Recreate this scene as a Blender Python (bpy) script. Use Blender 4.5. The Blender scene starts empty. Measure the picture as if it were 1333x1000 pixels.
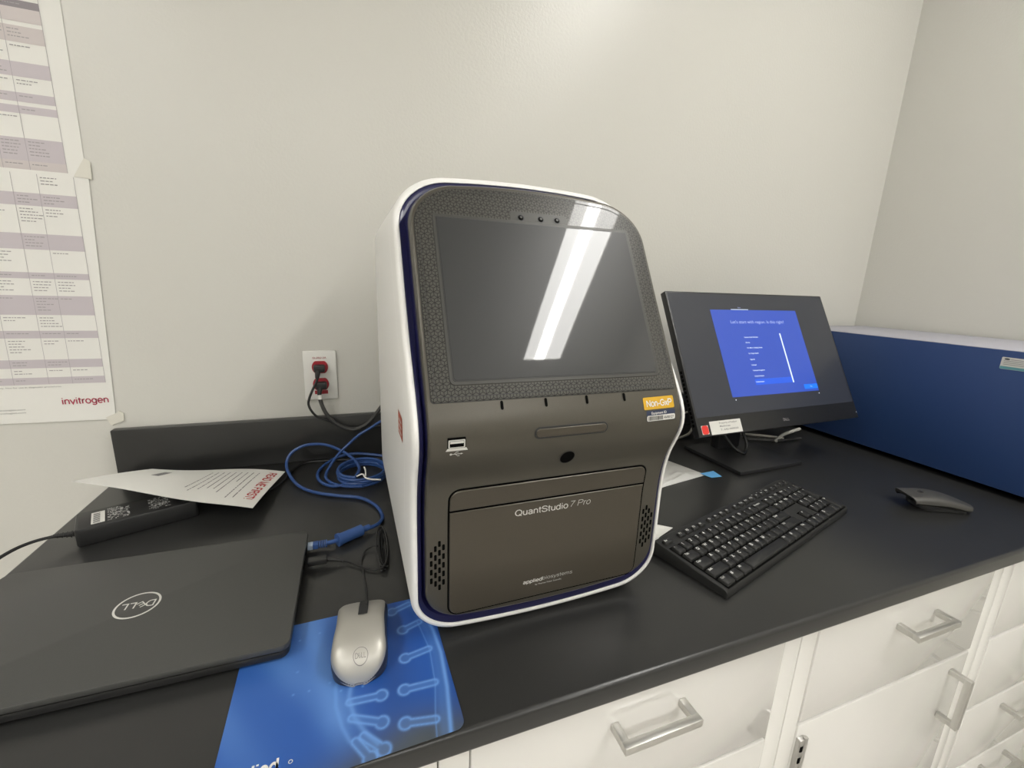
import bpy, bmesh, math, random
from mathutils import Vector, Matrix
random.seed(7)
S = bpy.context.scene
COL = S.collection
R = math.radians
CT = 0.914                      # height of the worktop above the floor

# ------------------------------------------------------------ camera, world, exposure
def make_camera():
    f, yaw, pit, rol = 562.0, R(20.38), R(13.04), R(2.07)
    cy, sy = math.cos(yaw), math.sin(yaw)
    fwd = Vector((sy*math.cos(pit), cy*math.cos(pit), -math.sin(pit)))
    r = Vector((cy, -sy, 0)); u = r.cross(fwd)
    r2 = r*math.cos(rol) + u*math.sin(rol); u2 = u*math.cos(rol) - r*math.sin(rol)
    cd = bpy.data.cameras.new('camera'); cam = bpy.data.objects.new('camera', cd); COL.objects.link(cam)
    m = Matrix((r2, u2, -fwd)).transposed().to_4x4(); m.translation = Vector((0, -1.0506, CT+.415))
    cam.matrix_world = m
    cd.sensor_width = 36; cd.lens = f/1333*36; cd.clip_start = .02; cd.clip_end = 50
    S.camera = cam
make_camera()
W = bpy.data.worlds.new('world'); S.world = W; W.use_nodes = True
W.node_tree.nodes['Background'].inputs[0].default_value = (.9, .95, 1, 1)
W.node_tree.nodes['Background'].inputs[1].default_value = .05
S.view_settings.view_transform = 'Standard'; S.view_settings.look = 'None'
S.view_settings.gamma = 1; S.view_settings.use_curve_mapping = False
S.view_settings.exposure = 1.06
LAMP = 7.0                      # radiance of the ceiling diffusers
TUBE = 24.0                     # radiance of the lamp behind the diffuser

# ------------------------------------------------------------ materials
def srgb(r, g, b):
    f = lambda c: c/12.92 if c <= .04045 else ((c+.055)/1.055)**2.4
    return (f(r/255), f(g/255), f(b/255))
def mat(name, col, rough=.5, metal=0., spec=.5, coat=0., coat_r=.05, emit=None, estr=0., bump=None, noise=None, alpha=1, trans=0):
    m = bpy.data.materials.new(name); m.use_nodes = True
    nt = m.node_tree; b = nt.nodes['Principled BSDF']
    b.inputs['Base Color'].default_value = (*col, 1); b.inputs['Roughness'].default_value = rough
    b.inputs['Metallic'].default_value = metal; b.inputs['Specular IOR Level'].default_value = spec
    b.inputs['Coat Weight'].default_value = coat; b.inputs['Coat Roughness'].default_value = coat_r
    b.inputs['Coat IOR'].default_value = 1.9 if name == 'white_painted_steel' else 1.5
    if trans: b.inputs['Transmission Weight'].default_value = trans
    if emit: b.inputs['Emission Color'].default_value = (*emit, 1); b.inputs['Emission Strength'].default_value = estr
    tc = nt.nodes.new('ShaderNodeTexCoord')
    if noise:                                     # slight colour variation: (scale, amount)
        n = nt.nodes.new('ShaderNodeTexNoise'); n.inputs['Scale'].default_value = noise[0]; n.inputs['Detail'].default_value = 3
        nt.links.new(tc.outputs['Object'], n.inputs['Vector'])
        r = nt.nodes.new('ShaderNodeMapRange'); r.inputs['To Min'].default_value = 1-noise[1]; r.inputs['To Max'].default_value = 1+noise[1]
        nt.links.new(n.outputs['Fac'], r.inputs['Value'])
        v = nt.nodes.new('ShaderNodeVectorMath'); v.operation = 'SCALE'; v.inputs[0].default_value = col
        nt.links.new(r.outputs['Result'], v.inputs['Scale']); nt.links.new(v.outputs['Vector'], b.inputs['Base Color'])
    if bump:                                      # (scale, strength, distance)
        n = nt.nodes.new('ShaderNodeTexNoise'); n.inputs['Scale'].default_value = bump[0]; n.inputs['Detail'].default_value = 2
        nt.links.new(tc.outputs['Object'], n.inputs['Vector'])
        bp = nt.nodes.new('ShaderNodeBump'); bp.inputs['Strength'].default_value = bump[1]; bp.inputs['Distance'].default_value = bump[2]
        nt.links.new(n.outputs['Fac'], bp.inputs['Height']); nt.links.new(bp.outputs['Normal'], b.inputs['Normal'])
    return m

M = {}
M['wall'] = mat('wall_paint', (.588, .577, .533), .34, spec=.42, bump=(160, .35, .0012))
M['ceil'] = mat('ceiling_tile', (.62, .61, .57), .9, noise=(90, .06))
M['grid'] = mat('ceiling_grid', (.5, .5, .48), .5)
M['floor'] = mat('floor_vinyl', (.50, .48, .45), .35, noise=(3, .08))
M['white_steel'] = mat('white_painted_steel', (.78, .765, .735), .12, spec=.6, coat=1.0, coat_r=.02)
M['cab_frame'] = mat('white_cabinet_frame', (.80, .785, .75), .18, spec=.5)
M['dark_gap'] = mat('dark_gap', (.03, .03, .03), .7)
M['nickel'] = mat('brushed_nickel', (.66, .65, .62), .40, 1.0, bump=(300, .05, .0003))
M['steel'] = mat('bare_steel', (.55, .54, .52), .35, 1.0)
M['epoxy'] = mat('black_epoxy_resin', (.0225, .0225, .0218), .29, spec=.5, bump=(420, .12, .0004), noise=(9, .12))
M['shell'] = mat('white_instrument_shell', (.80, .79, .765), .38, spec=.4)
M['seam'] = mat('bright_seam', (.97, .97, .95), .5)
M['navy'] = mat('navy_trim', (.011, .011, .058), .3, spec=.5)
M['graphite'] = mat('graphite_paint', (.080, .073, .059), .34, .30, spec=.4, noise=(1200, .12))
M['graphite_door'] = mat('graphite_door_paint', (.074, .064, .049), .30, .30, spec=.45, noise=(1200, .12))
M['graphite_side'] = mat('graphite_side', (.058, .057, .052), .36, .2, spec=.3)
M['black'] = mat('black_plastic', (.018, .018, .018), .42)
M['black_gloss'] = mat('black_glass', (.01, .01, .01), .06, spec=.6)
M['hole'] = mat('dark_hole', (.003, .003, .003), .9, spec=.05)
M['silver_print'] = mat('silver_print', (.62, .61, .58), .35, .2)
M['white'] = mat('white_plastic', (.75, .74, .70), .4)
M['paper'] = mat('white_paper', (.74, .73, .69), .8)
M['ink'] = mat('grey_ink', (.22, .21, .21), .8)
M['ink_dark'] = mat('dark_ink', (.05, .05, .05), .7)
M['red_ink'] = mat('red_ink', (.42, .03, .03), .7)
M['crimson'] = mat('crimson_print', (.40, .035, .075), .7)
M['lilac'] = mat('lilac_print', (.52, .475, .50), .75)
M['lilac_dark'] = mat('mauve_print', (.26, .235, .25), .75)
M['lilac_pale'] = mat('pale_pink_print', (.56, .51, .50), .75)
M['rule'] = mat('thin_rule_print', (.36, .34, .35), .8)
M['faint_ink'] = mat('faint_grey_ink', (.34, .325, .325), .8)
M['bright_print'] = mat('pale_print', (.50, .50, .48), .6)
M['orange'] = mat('orange_sticker', (.60, .345, .010), .5)
M['label_navy'] = mat('label_navy', (.025, .035, .075), .45)
M['label_white'] = mat('label_white', (.66, .65, .61), .6)
M['red_sticker'] = mat('red_sticker', (.72, .03, .02), .45)
M['teal'] = mat('teal_print', (.12, .34, .36), .5)
M['rust_sticker'] = mat('rust_sticker', (.40, .075, .035), .5)
M['mon_black'] = mat('monitor_black', (.013, .013, .013), .38)
M['stand_black'] = mat('stand_black', (.016, .016, .017), .45)
M['laptop'] = mat('laptop_charcoal', (.062, .062, .059), .42, .15, noise=(1500, .2))
M['laptop_edge'] = mat('laptop_black', (.014, .014, .014), .4)
M['key'] = mat('keycap_black', (.016, .016, .0152), .5, spec=.4)
M['legend'] = mat('key_legend', (.65, .65, .63), .6)
M['kb'] = mat('keyboard_black', (.016, .016, .0152), .5, spec=.4)
M['silver'] = mat('silver_mouse_plastic', (.44, .425, .385), .42, .5)
M['mouse_side'] = mat('mouse_dark_side', (.02, .022, .034), .35)
M['mouse_grey'] = mat('charcoal_mouse_plastic', (.055, .053, .048), .38)
M['blue_cable'] = mat('blue_cable_jacket', (.026, .072, .23), .4)
M['blue_plug'] = mat('blue_plug_rubber', (.034, .09, .27), .5)
M['clear_plug'] = mat('clear_plug', (.45, .55, .7), .2)
M['cord'] = mat('black_cord', (.014, .014, .014), .45)
M['grey_cord'] = mat('dark_grey_cord', (.045, .044, .042), .5)
M['white_cord'] = mat('pale_cord', (.42, .41, .37), .5)
M['box_blue'] = mat('powder_coat_blue', (.016, .046, .150), .5, noise=(700, .12), bump=(900, .12, .0004))
M['box_grey'] = mat('powder_coat_grey', (.36, .355, .40), .5, noise=(700, .06))
M['outlet_red'] = mat('receptacle_red', (.36, .018, .03), .4)
M['tape'] = mat('masking_tape', (.66, .64, .57), .6)
M['blue_tape'] = mat('blue_tape', (.14, .43, .80), .5)
M['wipe'] = mat('white_poly_sheet', (.66, .655, .63), .4)
M['led'] = mat('small_white_led', (.8, .8, .85), .4, emit=(.8, .85, 1), estr=.5)
M['diffuser'] = mat('lamp_diffuser', (.8, .8, .8), .5, emit=(1, .985, .945), estr=LAMP)
M['tube'] = mat('lamp_tube', (.9, .9, .9), .5, emit=(1, .985, .945), estr=TUBE)

def screen_mat(name, rgb, strength, rough=.12):
    return mat(name, (.01, .01, .012), rough, spec=.5, emit=rgb, estr=strength)
M['scr_off'] = mat('instrument_glass', (.028, .029, .030), .36, spec=.28, coat=.9, coat_r=.03)
M['scr_dark'] = screen_mat('lit_black_lcd', (.30, .34, .45), .035, .30)
M['scr_blue'] = screen_mat('lcd_blue', (.030, .092, .56), .46, .28)
M['scr_hl'] = screen_mat('lcd_highlight', (.012, .125, .90), .46, .28)
M['scr_btn'] = screen_mat('lcd_button', (.0, .17, 1.0), .62, .28)
M['scr_white'] = screen_mat('lcd_white', (.75, .86, 1.0), .62, .28)
M['scr_pale'] = screen_mat('lcd_pale_text', (.46, .55, .95), .55, .28)

def bezel_material():
    """graphite with fine cube-pattern (rhombille) lines under a clear glossy cover"""
    m = mat('patterned_bezel', (.10, .098, .088), .36, .1, spec=.2, coat=.55, coat_r=.04)
    nt = m.node_tree; b = nt.nodes['Principled BSDF']; L = nt.links
    tc = nt.nodes.new('ShaderNodeTexCoord'); sp = nt.nodes.new('ShaderNodeSeparateXYZ'); L.new(tc.outputs['Object'], sp.inputs[0])
    def mth(op, a, c=None, d=None):
        n = nt.nodes.new('ShaderNodeMath'); n.operation = op
        for i, v in enumerate((a, c, d)):
            if v is None: continue
            if isinstance(v, (int, float)): n.inputs[i].default_value = v
            else: L.new(v, n.inputs[i])
        return n.outputs[0]
    s = .0042; h = s*math.sqrt(3)/2
    X = sp.outputs['X']; Zv = mth('MULTIPLY', sp.outputs['Z'], 1/math.cos(R(28.5)))
    tot = None
    for k in range(3):
        a = R(60*k + 30); ca, sa = math.cos(a), math.sin(a)
        x = mth('ADD', mth('MULTIPLY', X, ca), mth('MULTIPLY', Zv, sa))
        y = mth('SUBTRACT', mth('MULTIPLY', Zv, ca), mth('MULTIPLY', X, sa))
        j = mth('ROUND', mth('DIVIDE', y, h))
        d = mth('ABSOLUTE', mth('SUBTRACT', y, mth('MULTIPLY', j, h)))
        line = mth('LESS_THAN', d, .00036)
        ph = mth('FLOORED_MODULO', mth('SUBTRACT', mth('DIVIDE', x, s), mth('MULTIPLY', j, 1.5)), 3.0)
        mid = mth('ABSOLUTE', mth('SUBTRACT', ph, 1.5))
        keep = mth('GREATER_THAN', mid, .5)
        v = mth('MULTIPLY', line, keep)
        tot = v if tot is None else mth('MAXIMUM', tot, v)
    mx = nt.nodes.new('ShaderNodeMix'); mx.data_type = 'RGBA'
    mx.inputs[6].default_value = (.066, .064, .057, 1); mx.inputs[7].default_value = (.016, .0155, .014, 1)
    L.new(tot, mx.inputs[0]); L.new(mx.outputs[2], b.inputs['Base Color'])
    return m
M['bezel'] = bezel_material()

# ------------------------------------------------------------ mesh building
_txt = {}
def text2d(s, bold=0., shear=0., spacing=1.):
    key = (s, bold, shear, spacing)
    if key not in _txt:
        cu = bpy.data.curves.new('t', 'FONT'); cu.body = s; cu.size = 1; cu.offset = bold; cu.shear = shear
        cu.space_character = spacing; cu.resolution_u = 3; cu.fill_mode = 'FRONT'
        ob = bpy.data.objects.new('t', cu); COL.objects.link(ob)
        me = bpy.data.meshes.new_from_object(ob.evaluated_get(bpy.context.evaluated_depsgraph_get()))
        vs = [(v.co.x/.72, v.co.y/.72) for v in me.vertices]; fs = [tuple(p.vertices) for p in me.polygons]
        bpy.data.objects.remove(ob); bpy.data.curves.remove(cu); bpy.data.meshes.remove(me)
        _txt[key] = (vs, fs)
    return _txt[key]

def _arc(cx, cy, rx, ry, a0, a1, n=None):
    n = n or max(4, int(abs(a1-a0)/14)); return [(cx+rx*math.cos(R(a0+(a1-a0)*k/n)), cy+ry*math.sin(R(a0+(a1-a0)*k/n))) for k in range(n+1)]
def _spl(P, k=6):
    o = []
    for i in range(len(P)-1):
        a, b, c, d = P[max(i-1, 0)], P[i], P[i+1], P[min(i+2, len(P)-1)]
        for j in range(k):
            t = j/k; o.append(tuple(.5*((2*b[m])+(c[m]-a[m])*t+(2*a[m]-5*b[m]+4*c[m]-d[m])*t*t+(3*b[m]-a[m]-3*c[m]+d[m])*t**3) for m in (0, 1)))
    return o+[P[-1]]
GLY = {   # plain sans letters as strokes on a cap height of 1: (advance, strokes)
 'o': (.76, [_arc(.38, .36, .29, .35, 90, 450)]), 'n': (.74, [[(.13, 0), (.13, .72)], [(.13, .40)]+_arc(.37, .44, .24, .26, 180, 0)+[(.61, 0)]]),
 'u': (.74, [[(.61, .72), (.61, 0)], [(.13, .72)]+_arc(.37, .28, .24, .26, 180, 360)]),
 'a': (.74, [_arc(.36, .51, .23, .19, 165, 0)+[(.59, .12), (.66, .02)], _spl([(.59, .42), (.42, .39), (.22, .34), (.12, .20), (.20, .05), (.36, .02), (.52, .10), (.59, .24)])]),
 't': (.42, [[(.19, .95)]+[(.19, .18)]+_arc(.31, .15, .12, .13, 180, 275), [(.02, .70), (.38, .70)]]),
 'd': (.76, [_arc(.36, .36, .27, .35, 0, 360), [(.63, 0), (.63, 1)]]), 'b': (.76, [_arc(.40, .36, .27, .35, 0, 360), [(.13, 0), (.13, 1)]]),
 'p': (.76, [_arc(.40, .36, .27, .35, 0, 360), [(.13, -.28), (.13, .72)]]),
 'g': (.76, [_arc(.36, .37, .26, .33, 0, 360), [(.62, .72)]+_arc(.36, -.04, .26, .22, 0, -155)]),
 'i': (.32, [[(.16, 0), (.16, .72)], [(.16, .88), (.16, 1)]]), 'l': (.32, [[(.16, 0), (.16, 1)]]),
 'e': (.74, [[(.09, .37), (.65, .37)]+_arc(.37, .36, .28, .35, 3, 318)]),
 's': (.68, [_spl([(.59, .55), (.46, .68), (.28, .68), (.13, .56), (.20, .42), (.46, .32), (.57, .19), (.46, .04), (.25, .03), (.09, .16)])]),
 'r': (.46, [[(.13, 0), (.13, .72)], [(.13, .38)]+_arc(.38, .42, .25, .26, 180, 80)]),
 'm': (1.12, [[(.13, 0), (.13, .72)], [(.13, .42)]+_arc(.345, .46, .215, .23, 180, 0)+[(.56, 0)], [(.56, .42)]+_arc(.775, .46, .215, .23, 180, 0)+[(.99, 0)]]),
 'y': (.66, [[(.03, .72), (.33, .02)], [(.63, .72), (.30, -.14), (.20, -.24), (.06, -.24)]]), 'v': (.66, [[(.03, .72), (.33, .02), (.63, .72)]]),
 'x': (.66, [[(.04, .72), (.62, 0)], [(.62, .72), (.04, 0)]]),
 'S': (.90, [_spl([(.79, .74), (.70, .90), (.46, .96), (.22, .91), (.13, .74), (.24, .58), (.48, .51), (.72, .42), (.81, .26), (.70, .09), (.44, .03), (.19, .10), (.09, .28)])]),
 'Q': (1.06, [_arc(.53, .5, .43, .47, 90, 450), [(.60, .24), (.94, -.05)]]), 'P': (.92, [[(.14, 0), (.14, .96), (.50, .96)]+_arc(.54, .71, .27, .25, 80, -80)+[(.50, .46), (.14, .46)]]),
 'N': (1.0, [[(.14, 0), (.14, 1)], [(.14, .95), (.85, .05)], [(.85, 0), (.85, 1)]]),
 'G': (1.06, [_arc(.54, .5, .44, .46, 42, 345)+[(.95, .46), (.58, .46)]]), 'D': (1.0, [[(.14, .04), (.14, .96), (.42, .96)]+_arc(.44, .5, .44, .46, 88, -88)+[(.42, .04), (.14, .04)]]),
 'E': (.88, [[(.80, .96), (.14, .96), (.14, .04), (.82, .04)], [(.14, .51), (.74, .51)]]), 'L': (.78, [[(.14, 1), (.14, .05), (.74, .05)]]),
 'R': (.98, [[(.14, 0), (.14, .96), (.54, .96)]+_arc(.57, .73, .27, .23, 80, -80)+[(.54, .50), (.14, .50)], [(.60, .48), (.88, 0)]]),
 'A': (.92, [[(.03, 0), (.46, .98), (.89, 0)], [(.20, .34), (.72, .34)]]), 'M': (1.12, [[(.13, 0), (.13, .98), (.56, .08), (.99, .98), (.99, 0)]]),
 'F': (.82, [[(.14, 0), (.14, .96), (.76, .96)], [(.14, .50), (.68, .50)]]), 'I': (.34, [[(.17, 0), (.17, 1)]]), 'T': (.82, [[(.41, 0), (.41, .96)], [(.03, .96), (.79, .96)]]),
 '!': (.34, [[(.17, .30), (.17, 1)], [(.17, 0), (.17, .13)]]), '-': (.46, [[(.06, .36), (.40, .36)]]), '7': (.78, [[(.07, .95), (.70, .95), (.46, .52), (.32, .20), (.28, 0)]]),
 ' ': (.40, []), '0': (.78, [_arc(.39, .5, .30, .46, 90, 450)]), '1': (.78, [[(.18, .76), (.42, .94), (.42, 0)]]), '2': (.78, [_arc(.39, .66, .28, .30, 165, -20)+[(.10, .04), (.70, .04)]]),
 '3': (.78, [_arc(.37, .72, .26, .24, 150, -90), _arc(.37, .25, .29, .23, 90, -150)]), 'B': (.94, [[(.14, .04), (.14, .96), (.52, .96)]+_arc(.54, .74, .24, .22, 80, -80)+[(.14, .52)], [(.52, .52)]+_arc(.56, .28, .27, .24, 85, -85)+[(.14, .04)]]),
}
def stroke_text(t, w=.12, shear=0., spacing=1.):
    key = ('stroke', t, w, shear, spacing)
    if key in _txt: return _txt[key]
    vs, fs, x0 = [], [], 0
    for ch in t:
        adv, strokes = GLY[ch]
        for P in strokes:
            P = [q for i, q in enumerate(P) if i == 0 or math.hypot(q[0]-P[i-1][0], q[1]-P[i-1][1]) > 1e-4]; n = len(P); o = len(vs)
            closed = math.hypot(P[0][0]-P[-1][0], P[0][1]-P[-1][1]) < 1e-4
            for i in range(n):
                a = P[i-1] if i else (P[-2] if closed else P[0]); b = P[i+1] if i < n-1 else (P[1] if closed else P[-1])
                d1 = Vector((P[i][0]-a[0], P[i][1]-a[1])); d2 = Vector((b[0]-P[i][0], b[1]-P[i][1]))
                d1 = d1.normalized() if d1.length > 1e-6 else d2.normalized(); d2 = d2.normalized() if d2.length > 1e-6 else d1
                n1 = Vector((-d1.y, d1.x)); n2 = Vector((-d2.y, d2.x)); m = (n1+n2); m = m.normalized() if m.length > 1e-6 else n1
                k = w/2/max(.35, m.dot(n1))
                for sg in (1, -1):
                    X, Y = P[i][0]+m.x*k*sg, P[i][1]+m.y*k*sg; vs.append((x0+X+shear*Y, Y))
            fs += [(o+2*i, o+2*i+1, o+2*i+3, o+2*i+2) for i in range(n-1)]
        x0 += adv*spacing
    _txt[key] = (vs, fs); return _txt[key]

class MB:
    """collects shapes for ONE mesh"""
    def __init__(s): s.v = []; s.f = []; s.m = []
    def add(s, vs, fs, mi=0):
        o = len(s.v); s.v += [Vector(v) for v in vs]; s.f += [tuple(i+o for i in f) for f in fs]; s.m += [mi]*len(fs); return s
    def xf(s, mtx):
        s.v = [mtx @ v for v in s.v]; return s
    def box(s, x0, x1, y0, y1, z0, z1, b=0., mi=0, seg=2):
        bm = bmesh.new(); bmesh.ops.create_cube(bm, size=1)
        for v in bm.verts: v.co = Vector(((x0+x1)/2+v.co.x*(x1-x0), (y0+y1)/2+v.co.y*(y1-y0), (z0+z1)/2+v.co.z*(z1-z0)))
        if b > 0: bmesh.ops.bevel(bm, geom=bm.edges[:], offset=b, segments=seg, profile=.5, affect='EDGES')
        return s.bm(bm, mi)
    def bm(s, bm, mi=0):
        bm.verts.index_update()
        s.add([v.co.copy() for v in bm.verts], [[v.index for v in f.verts] for f in bm.faces], mi); bm.free(); return s
    def prism(s, pts, z0, z1, b=0., mi=0, seg=2):
        """outline in x,y (counter-clockwise) raised from z0 to z1, bevelled"""
        bm = bmesh.new(); vs = [bm.verts.new((x, y, z0)) for x, y in pts]; f = bm.faces.new(vs)
        r = bmesh.ops.extrude_face_region(bm, geom=[f]); up = [v for v in r['geom'] if isinstance(v, bmesh.types.BMVert)]
        for v in up: v.co.z = z1
        bmesh.ops.recalc_face_normals(bm, faces=bm.faces[:])
        if b > 0:
            ed = [e for e in bm.edges if abs(e.verts[0].co.z-e.verts[1].co.z) < 1e-7]
            bmesh.ops.bevel(bm, geom=ed, offset=b, segments=seg, profile=.5, affect='EDGES')
        return s.bm(bm, mi)
    def tube(s, pts, r, n=8, smooth=6, mi=0, flat=1.0):
        P = [Vector(p) for p in pts]
        if smooth > 1 and len(P) > 2:
            Q = []
            for i in range(len(P)-1):
                a, b, c, d = P[max(i-1, 0)], P[i], P[i+1], P[min(i+2, len(P)-1)]
                for k in range(smooth):
                    t = k/smooth
                    Q.append(.5*((2*b)+(c-a)*t+(2*a-5*b+4*c-d)*t*t+(3*b-a-3*c+d)*t**3))
            P = Q+[P[-1]]
        rad = r if callable(r) else (lambda t: r)
        t0 = (P[1]-P[0]).normalized(); nrm = t0.orthogonal().normalized(); vs = []; N = len(P)
        for i, p in enumerate(P):
            t = (P[min(i+1, N-1)]-P[max(i-1, 0)]).normalized()
            nrm = (nrm-t*nrm.dot(t)).normalized(); bn = t.cross(nrm); q = rad(i/(N-1))
            for k in range(n):
                a = 2*math.pi*k/n; vs.append(p+nrm*math.cos(a)*q+bn*math.sin(a)*q*flat)
        fs = [(i*n+k, i*n+(k+1) % n, (i+1)*n+(k+1) % n, (i+1)*n+k) for i in range(N-1) for k in range(n)]
        fs += [tuple(range(n))[::-1], tuple((N-1)*n+k for k in range(n))]
        return s.add(vs, fs, mi)
    def rings(s, rings, mi=0, cap0=False, cap1=False, mats=None):
        n = len(rings[0]); vs = [p for r in rings for p in r]
        o = len(s.v); s.v += [Vector(v) for v in vs]
        for i in range(len(rings)-1):
            for k in range(n):
                s.f.append((o+i*n+k, o+i*n+(k+1) % n, o+(i+1)*n+(k+1) % n, o+(i+1)*n+k)); s.m.append(mats[i] if mats else mi)
        if cap0: s.f.append(tuple(o+k for k in range(n))[::-1]); s.m.append(mi)
        if cap1: s.f.append(tuple(o+(len(rings)-1)*n+k for k in range(n))); s.m.append(mi)
        return s
    def flat(s, vs, fs, fn, mi=0):
        return s.add([fn(x, y) for x, y in vs], fs, mi)
    def text(s, t, h, fn, x=0, y=0, mi=0, align='L', bold=0., shear=0., spacing=1., width=None, rot=0, ysc=1.):
        """flat lettering of cap height h; fn maps (x, y) to 3D"""
        vs, fs = stroke_text(t, .11+bold*4.5, shear, spacing) if all(c in GLY for c in t) else text2d(t, bold, shear, spacing)
        if not vs: return s
        w = max(v[0] for v in vs); w0 = min(v[0] for v in vs)
        kx = h if width is None else width/(w-w0)
        dx = {'L': -w0, 'C': -(w+w0)/2, 'R': -w}[align]; c, q = math.cos(rot), math.sin(rot)
        pts = [((v[0]+dx)*kx, v[1]*h*ysc) for v in vs]
        return s.add([fn(x+a*c-b*q, y+a*q+b*c) for a, b in pts], fs, mi)
    def rect(s, x0, x1, y0, y1, fn, mi=0):
        return s.add([fn(x0, y0), fn(x1, y0), fn(x1, y1), fn(x0, y1)], [(0, 1, 2, 3)], mi)
    def disc(s, x, y, rx, ry, fn, mi=0, n=24, inner=0, rot=0):
        c, q = math.cos(rot), math.sin(rot)
        def pt(k, m):
            a = 2*math.pi*k/n; u, w = rx*m*math.cos(a), ry*m*math.sin(a); return fn(x+u*c-w*q, y+u*q+w*c)
        if inner: return s.add([pt(k, 1) for k in range(n)]+[pt(k, inner) for k in range(n)], [(k, (k+1) % n, n+(k+1) % n, n+k) for k in range(n)], mi)
        return s.add([pt(k, 1) for k in range(n)], [tuple(range(n))], mi)
    def rrect(s, x0, x1, y0, y1, r, fn, mi=0):
        p = rr_pts(x0, x1, y0, y1, r); return s.add([fn(*q) for q in p], [tuple(range(len(p)))], mi)

def rr_pts(x0, x1, y0, y1, r, n=5):
    o = []
    for cx, cy, a0 in ((x1-r, y0+r, -90), (x1-r, y1-r, 0), (x0+r, y1-r, 90), (x0+r, y0+r, 180)):
        for k in range(n+1):
            a = R(a0+90*k/n); o.append((cx+r*math.cos(a), cy+r*math.sin(a)))
    return o
def top(z): return lambda x, y: Vector((x, y, z))                      # lies face up
def front(y0): return lambda x, z: Vector((x, y0, z))                  # faces -y

def obj(name, mb, mats, parent=None, smooth=True, angle=35, loc=None):
    me = bpy.data.meshes.new(name)
    me.from_pydata([tuple(v) for v in mb.v], [], mb.f)
    mats = mats if isinstance(mats, (list, tuple)) else [mats]
    for m in mats: me.materials.append(M[m] if isinstance(m, str) else m)
    me.polygons.foreach_set('material_index', [min(i, len(mats)-1) for i in mb.m])
    me.update()
    o = bpy.data.objects.new(name, me); COL.objects.link(o)
    if smooth:
        bm = bmesh.new(); bm.from_mesh(me)
        for f in bm.faces: f.smooth = True
        for e in bm.edges:
            e.smooth = not (len(e.link_faces) == 2 and e.calc_face_angle(0) > R(angle))
        bm.to_mesh(me); bm.free()
    if parent: o.parent = parent
    if loc: o.location = loc
    return o
def tag(o, label, cat, group=None, kind=None):
    o['label'] = label; o['category'] = cat
    if group: o['group'] = group
    if kind: o['kind'] = kind
    return o
def thing(name, label, cat, loc=(0, 0, 0), rz=0, group=None):
    o = bpy.data.objects.new(name, None); COL.objects.link(o); o.empty_display_size = .02
    o.location = loc; o.rotation_euler = (0, 0, rz)
    return tag(o, label, cat, group)
def struct(name, mb, m, label=None, cat=None):
    o = obj(name, mb, m, smooth=False); o['kind'] = 'structure'
    if label: o['label'] = label; o['category'] = cat
    return o
def shifted(pts, org): return [(p[0]-org[0], p[1]-org[1], p[2]-org[2]) for p in pts]

# ------------------------------------------------------------ the room
X0, X1, Y0, CEIL = -3.2, 1.70, -5.2, CT+1.83
struct('wall_back', MB().box(X0-.1, X1+.1, 0, .1, 0, CEIL), 'wall', 'pale grey-beige painted wall behind the worktop', 'wall')
struct('wall_right', MB().box(X1, X1+.1, Y0-.1, 0, 0, CEIL), 'wall', 'pale painted side wall behind the blue box', 'wall')
struct('wall_left', MB().box(X0-.1, X0, Y0-.1, 0, 0, CEIL), 'wall', 'painted wall far to the left, outside the frame', 'wall')
struct('wall_front', MB().box(X0, X1, Y0-.1, Y0, 0, CEIL), 'wall', 'painted wall behind the viewer, outside the frame', 'wall')
struct('floor', MB().box(X0-.1, X1+.1, Y0-.1, .1, -.1, 0), 'floor', 'vinyl floor below the cabinets', 'floor')
struct('ceiling', MB().box(X0-.1, X1+.1, Y0-.1, .1, CEIL, CEIL+.1), 'ceil', 'white tiled ceiling above the frame', 'ceiling')
g = MB()
for i in range(9): g.box(X0, X1, -.36-i*.61-.012, -.36-i*.61+.012, CEIL-.004, CEIL+.001)
for i in range(8): g.box(1.29-i*.61-.012, 1.29-i*.61+.012, Y0, 0, CEIL-.0045, CEIL+.001)
struct('trim_1', g, 'grid', 'thin metal grid between the ceiling tiles', 'ceiling grid')

def ceiling_lamp(x, y, label, w=.25, l=1.22):
    t = thing('ceiling_lamp', label, 'lamp', (x, y, CEIL), 0, 'ceiling lamps')
    f = MB(); e = .012
    f.box(-w/2-e, -w/2, -l/2-e, l/2+e, -.02, 0); f.box(w/2, w/2+e, -l/2-e, l/2+e, -.02, 0)
    f.box(-w/2, w/2, -l/2-e, -l/2, -.02, 0); f.box(-w/2, w/2, l/2, l/2+e, -.02, 0)
    obj('lamp_frame', f, 'white', t)
    d = MB()
    d.box(-w/2, -w*.19, -l/2, l/2, -.012, -.006); d.box(w*.07, w/2, -l/2, l/2, -.012, -.006)
    obj('diffuser', d, 'diffuser', t)
    obj('lamp_tube', MB().box(-w*.19, w*.07, -l/2, l/2, -.016, -.006, .003), 'tube', t)
    return t
ceiling_lamp(1.125, -1.34, 'long ceiling lamp mirrored in the instrument screen', l=1.34)
ceiling_lamp(-1.315, -1.40, 'long ceiling lamp above the left end of the room')
ceiling_lamp(1.125, -3.50, 'unseen long ceiling lamp added at the right rear of the room')  # rear row, out of view: lamps added to brighten cabinet fronts and room
ceiling_lamp(-.10, -3.50, 'unseen long ceiling lamp added in the middle of the rear of the room')
ceiling_lamp(-1.315, -3.50, 'unseen long ceiling lamp added at the left rear of the room')
ceiling_lamp(-2.535, -3.50, 'unseen long ceiling lamp added at the far left rear of the room')

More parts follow.
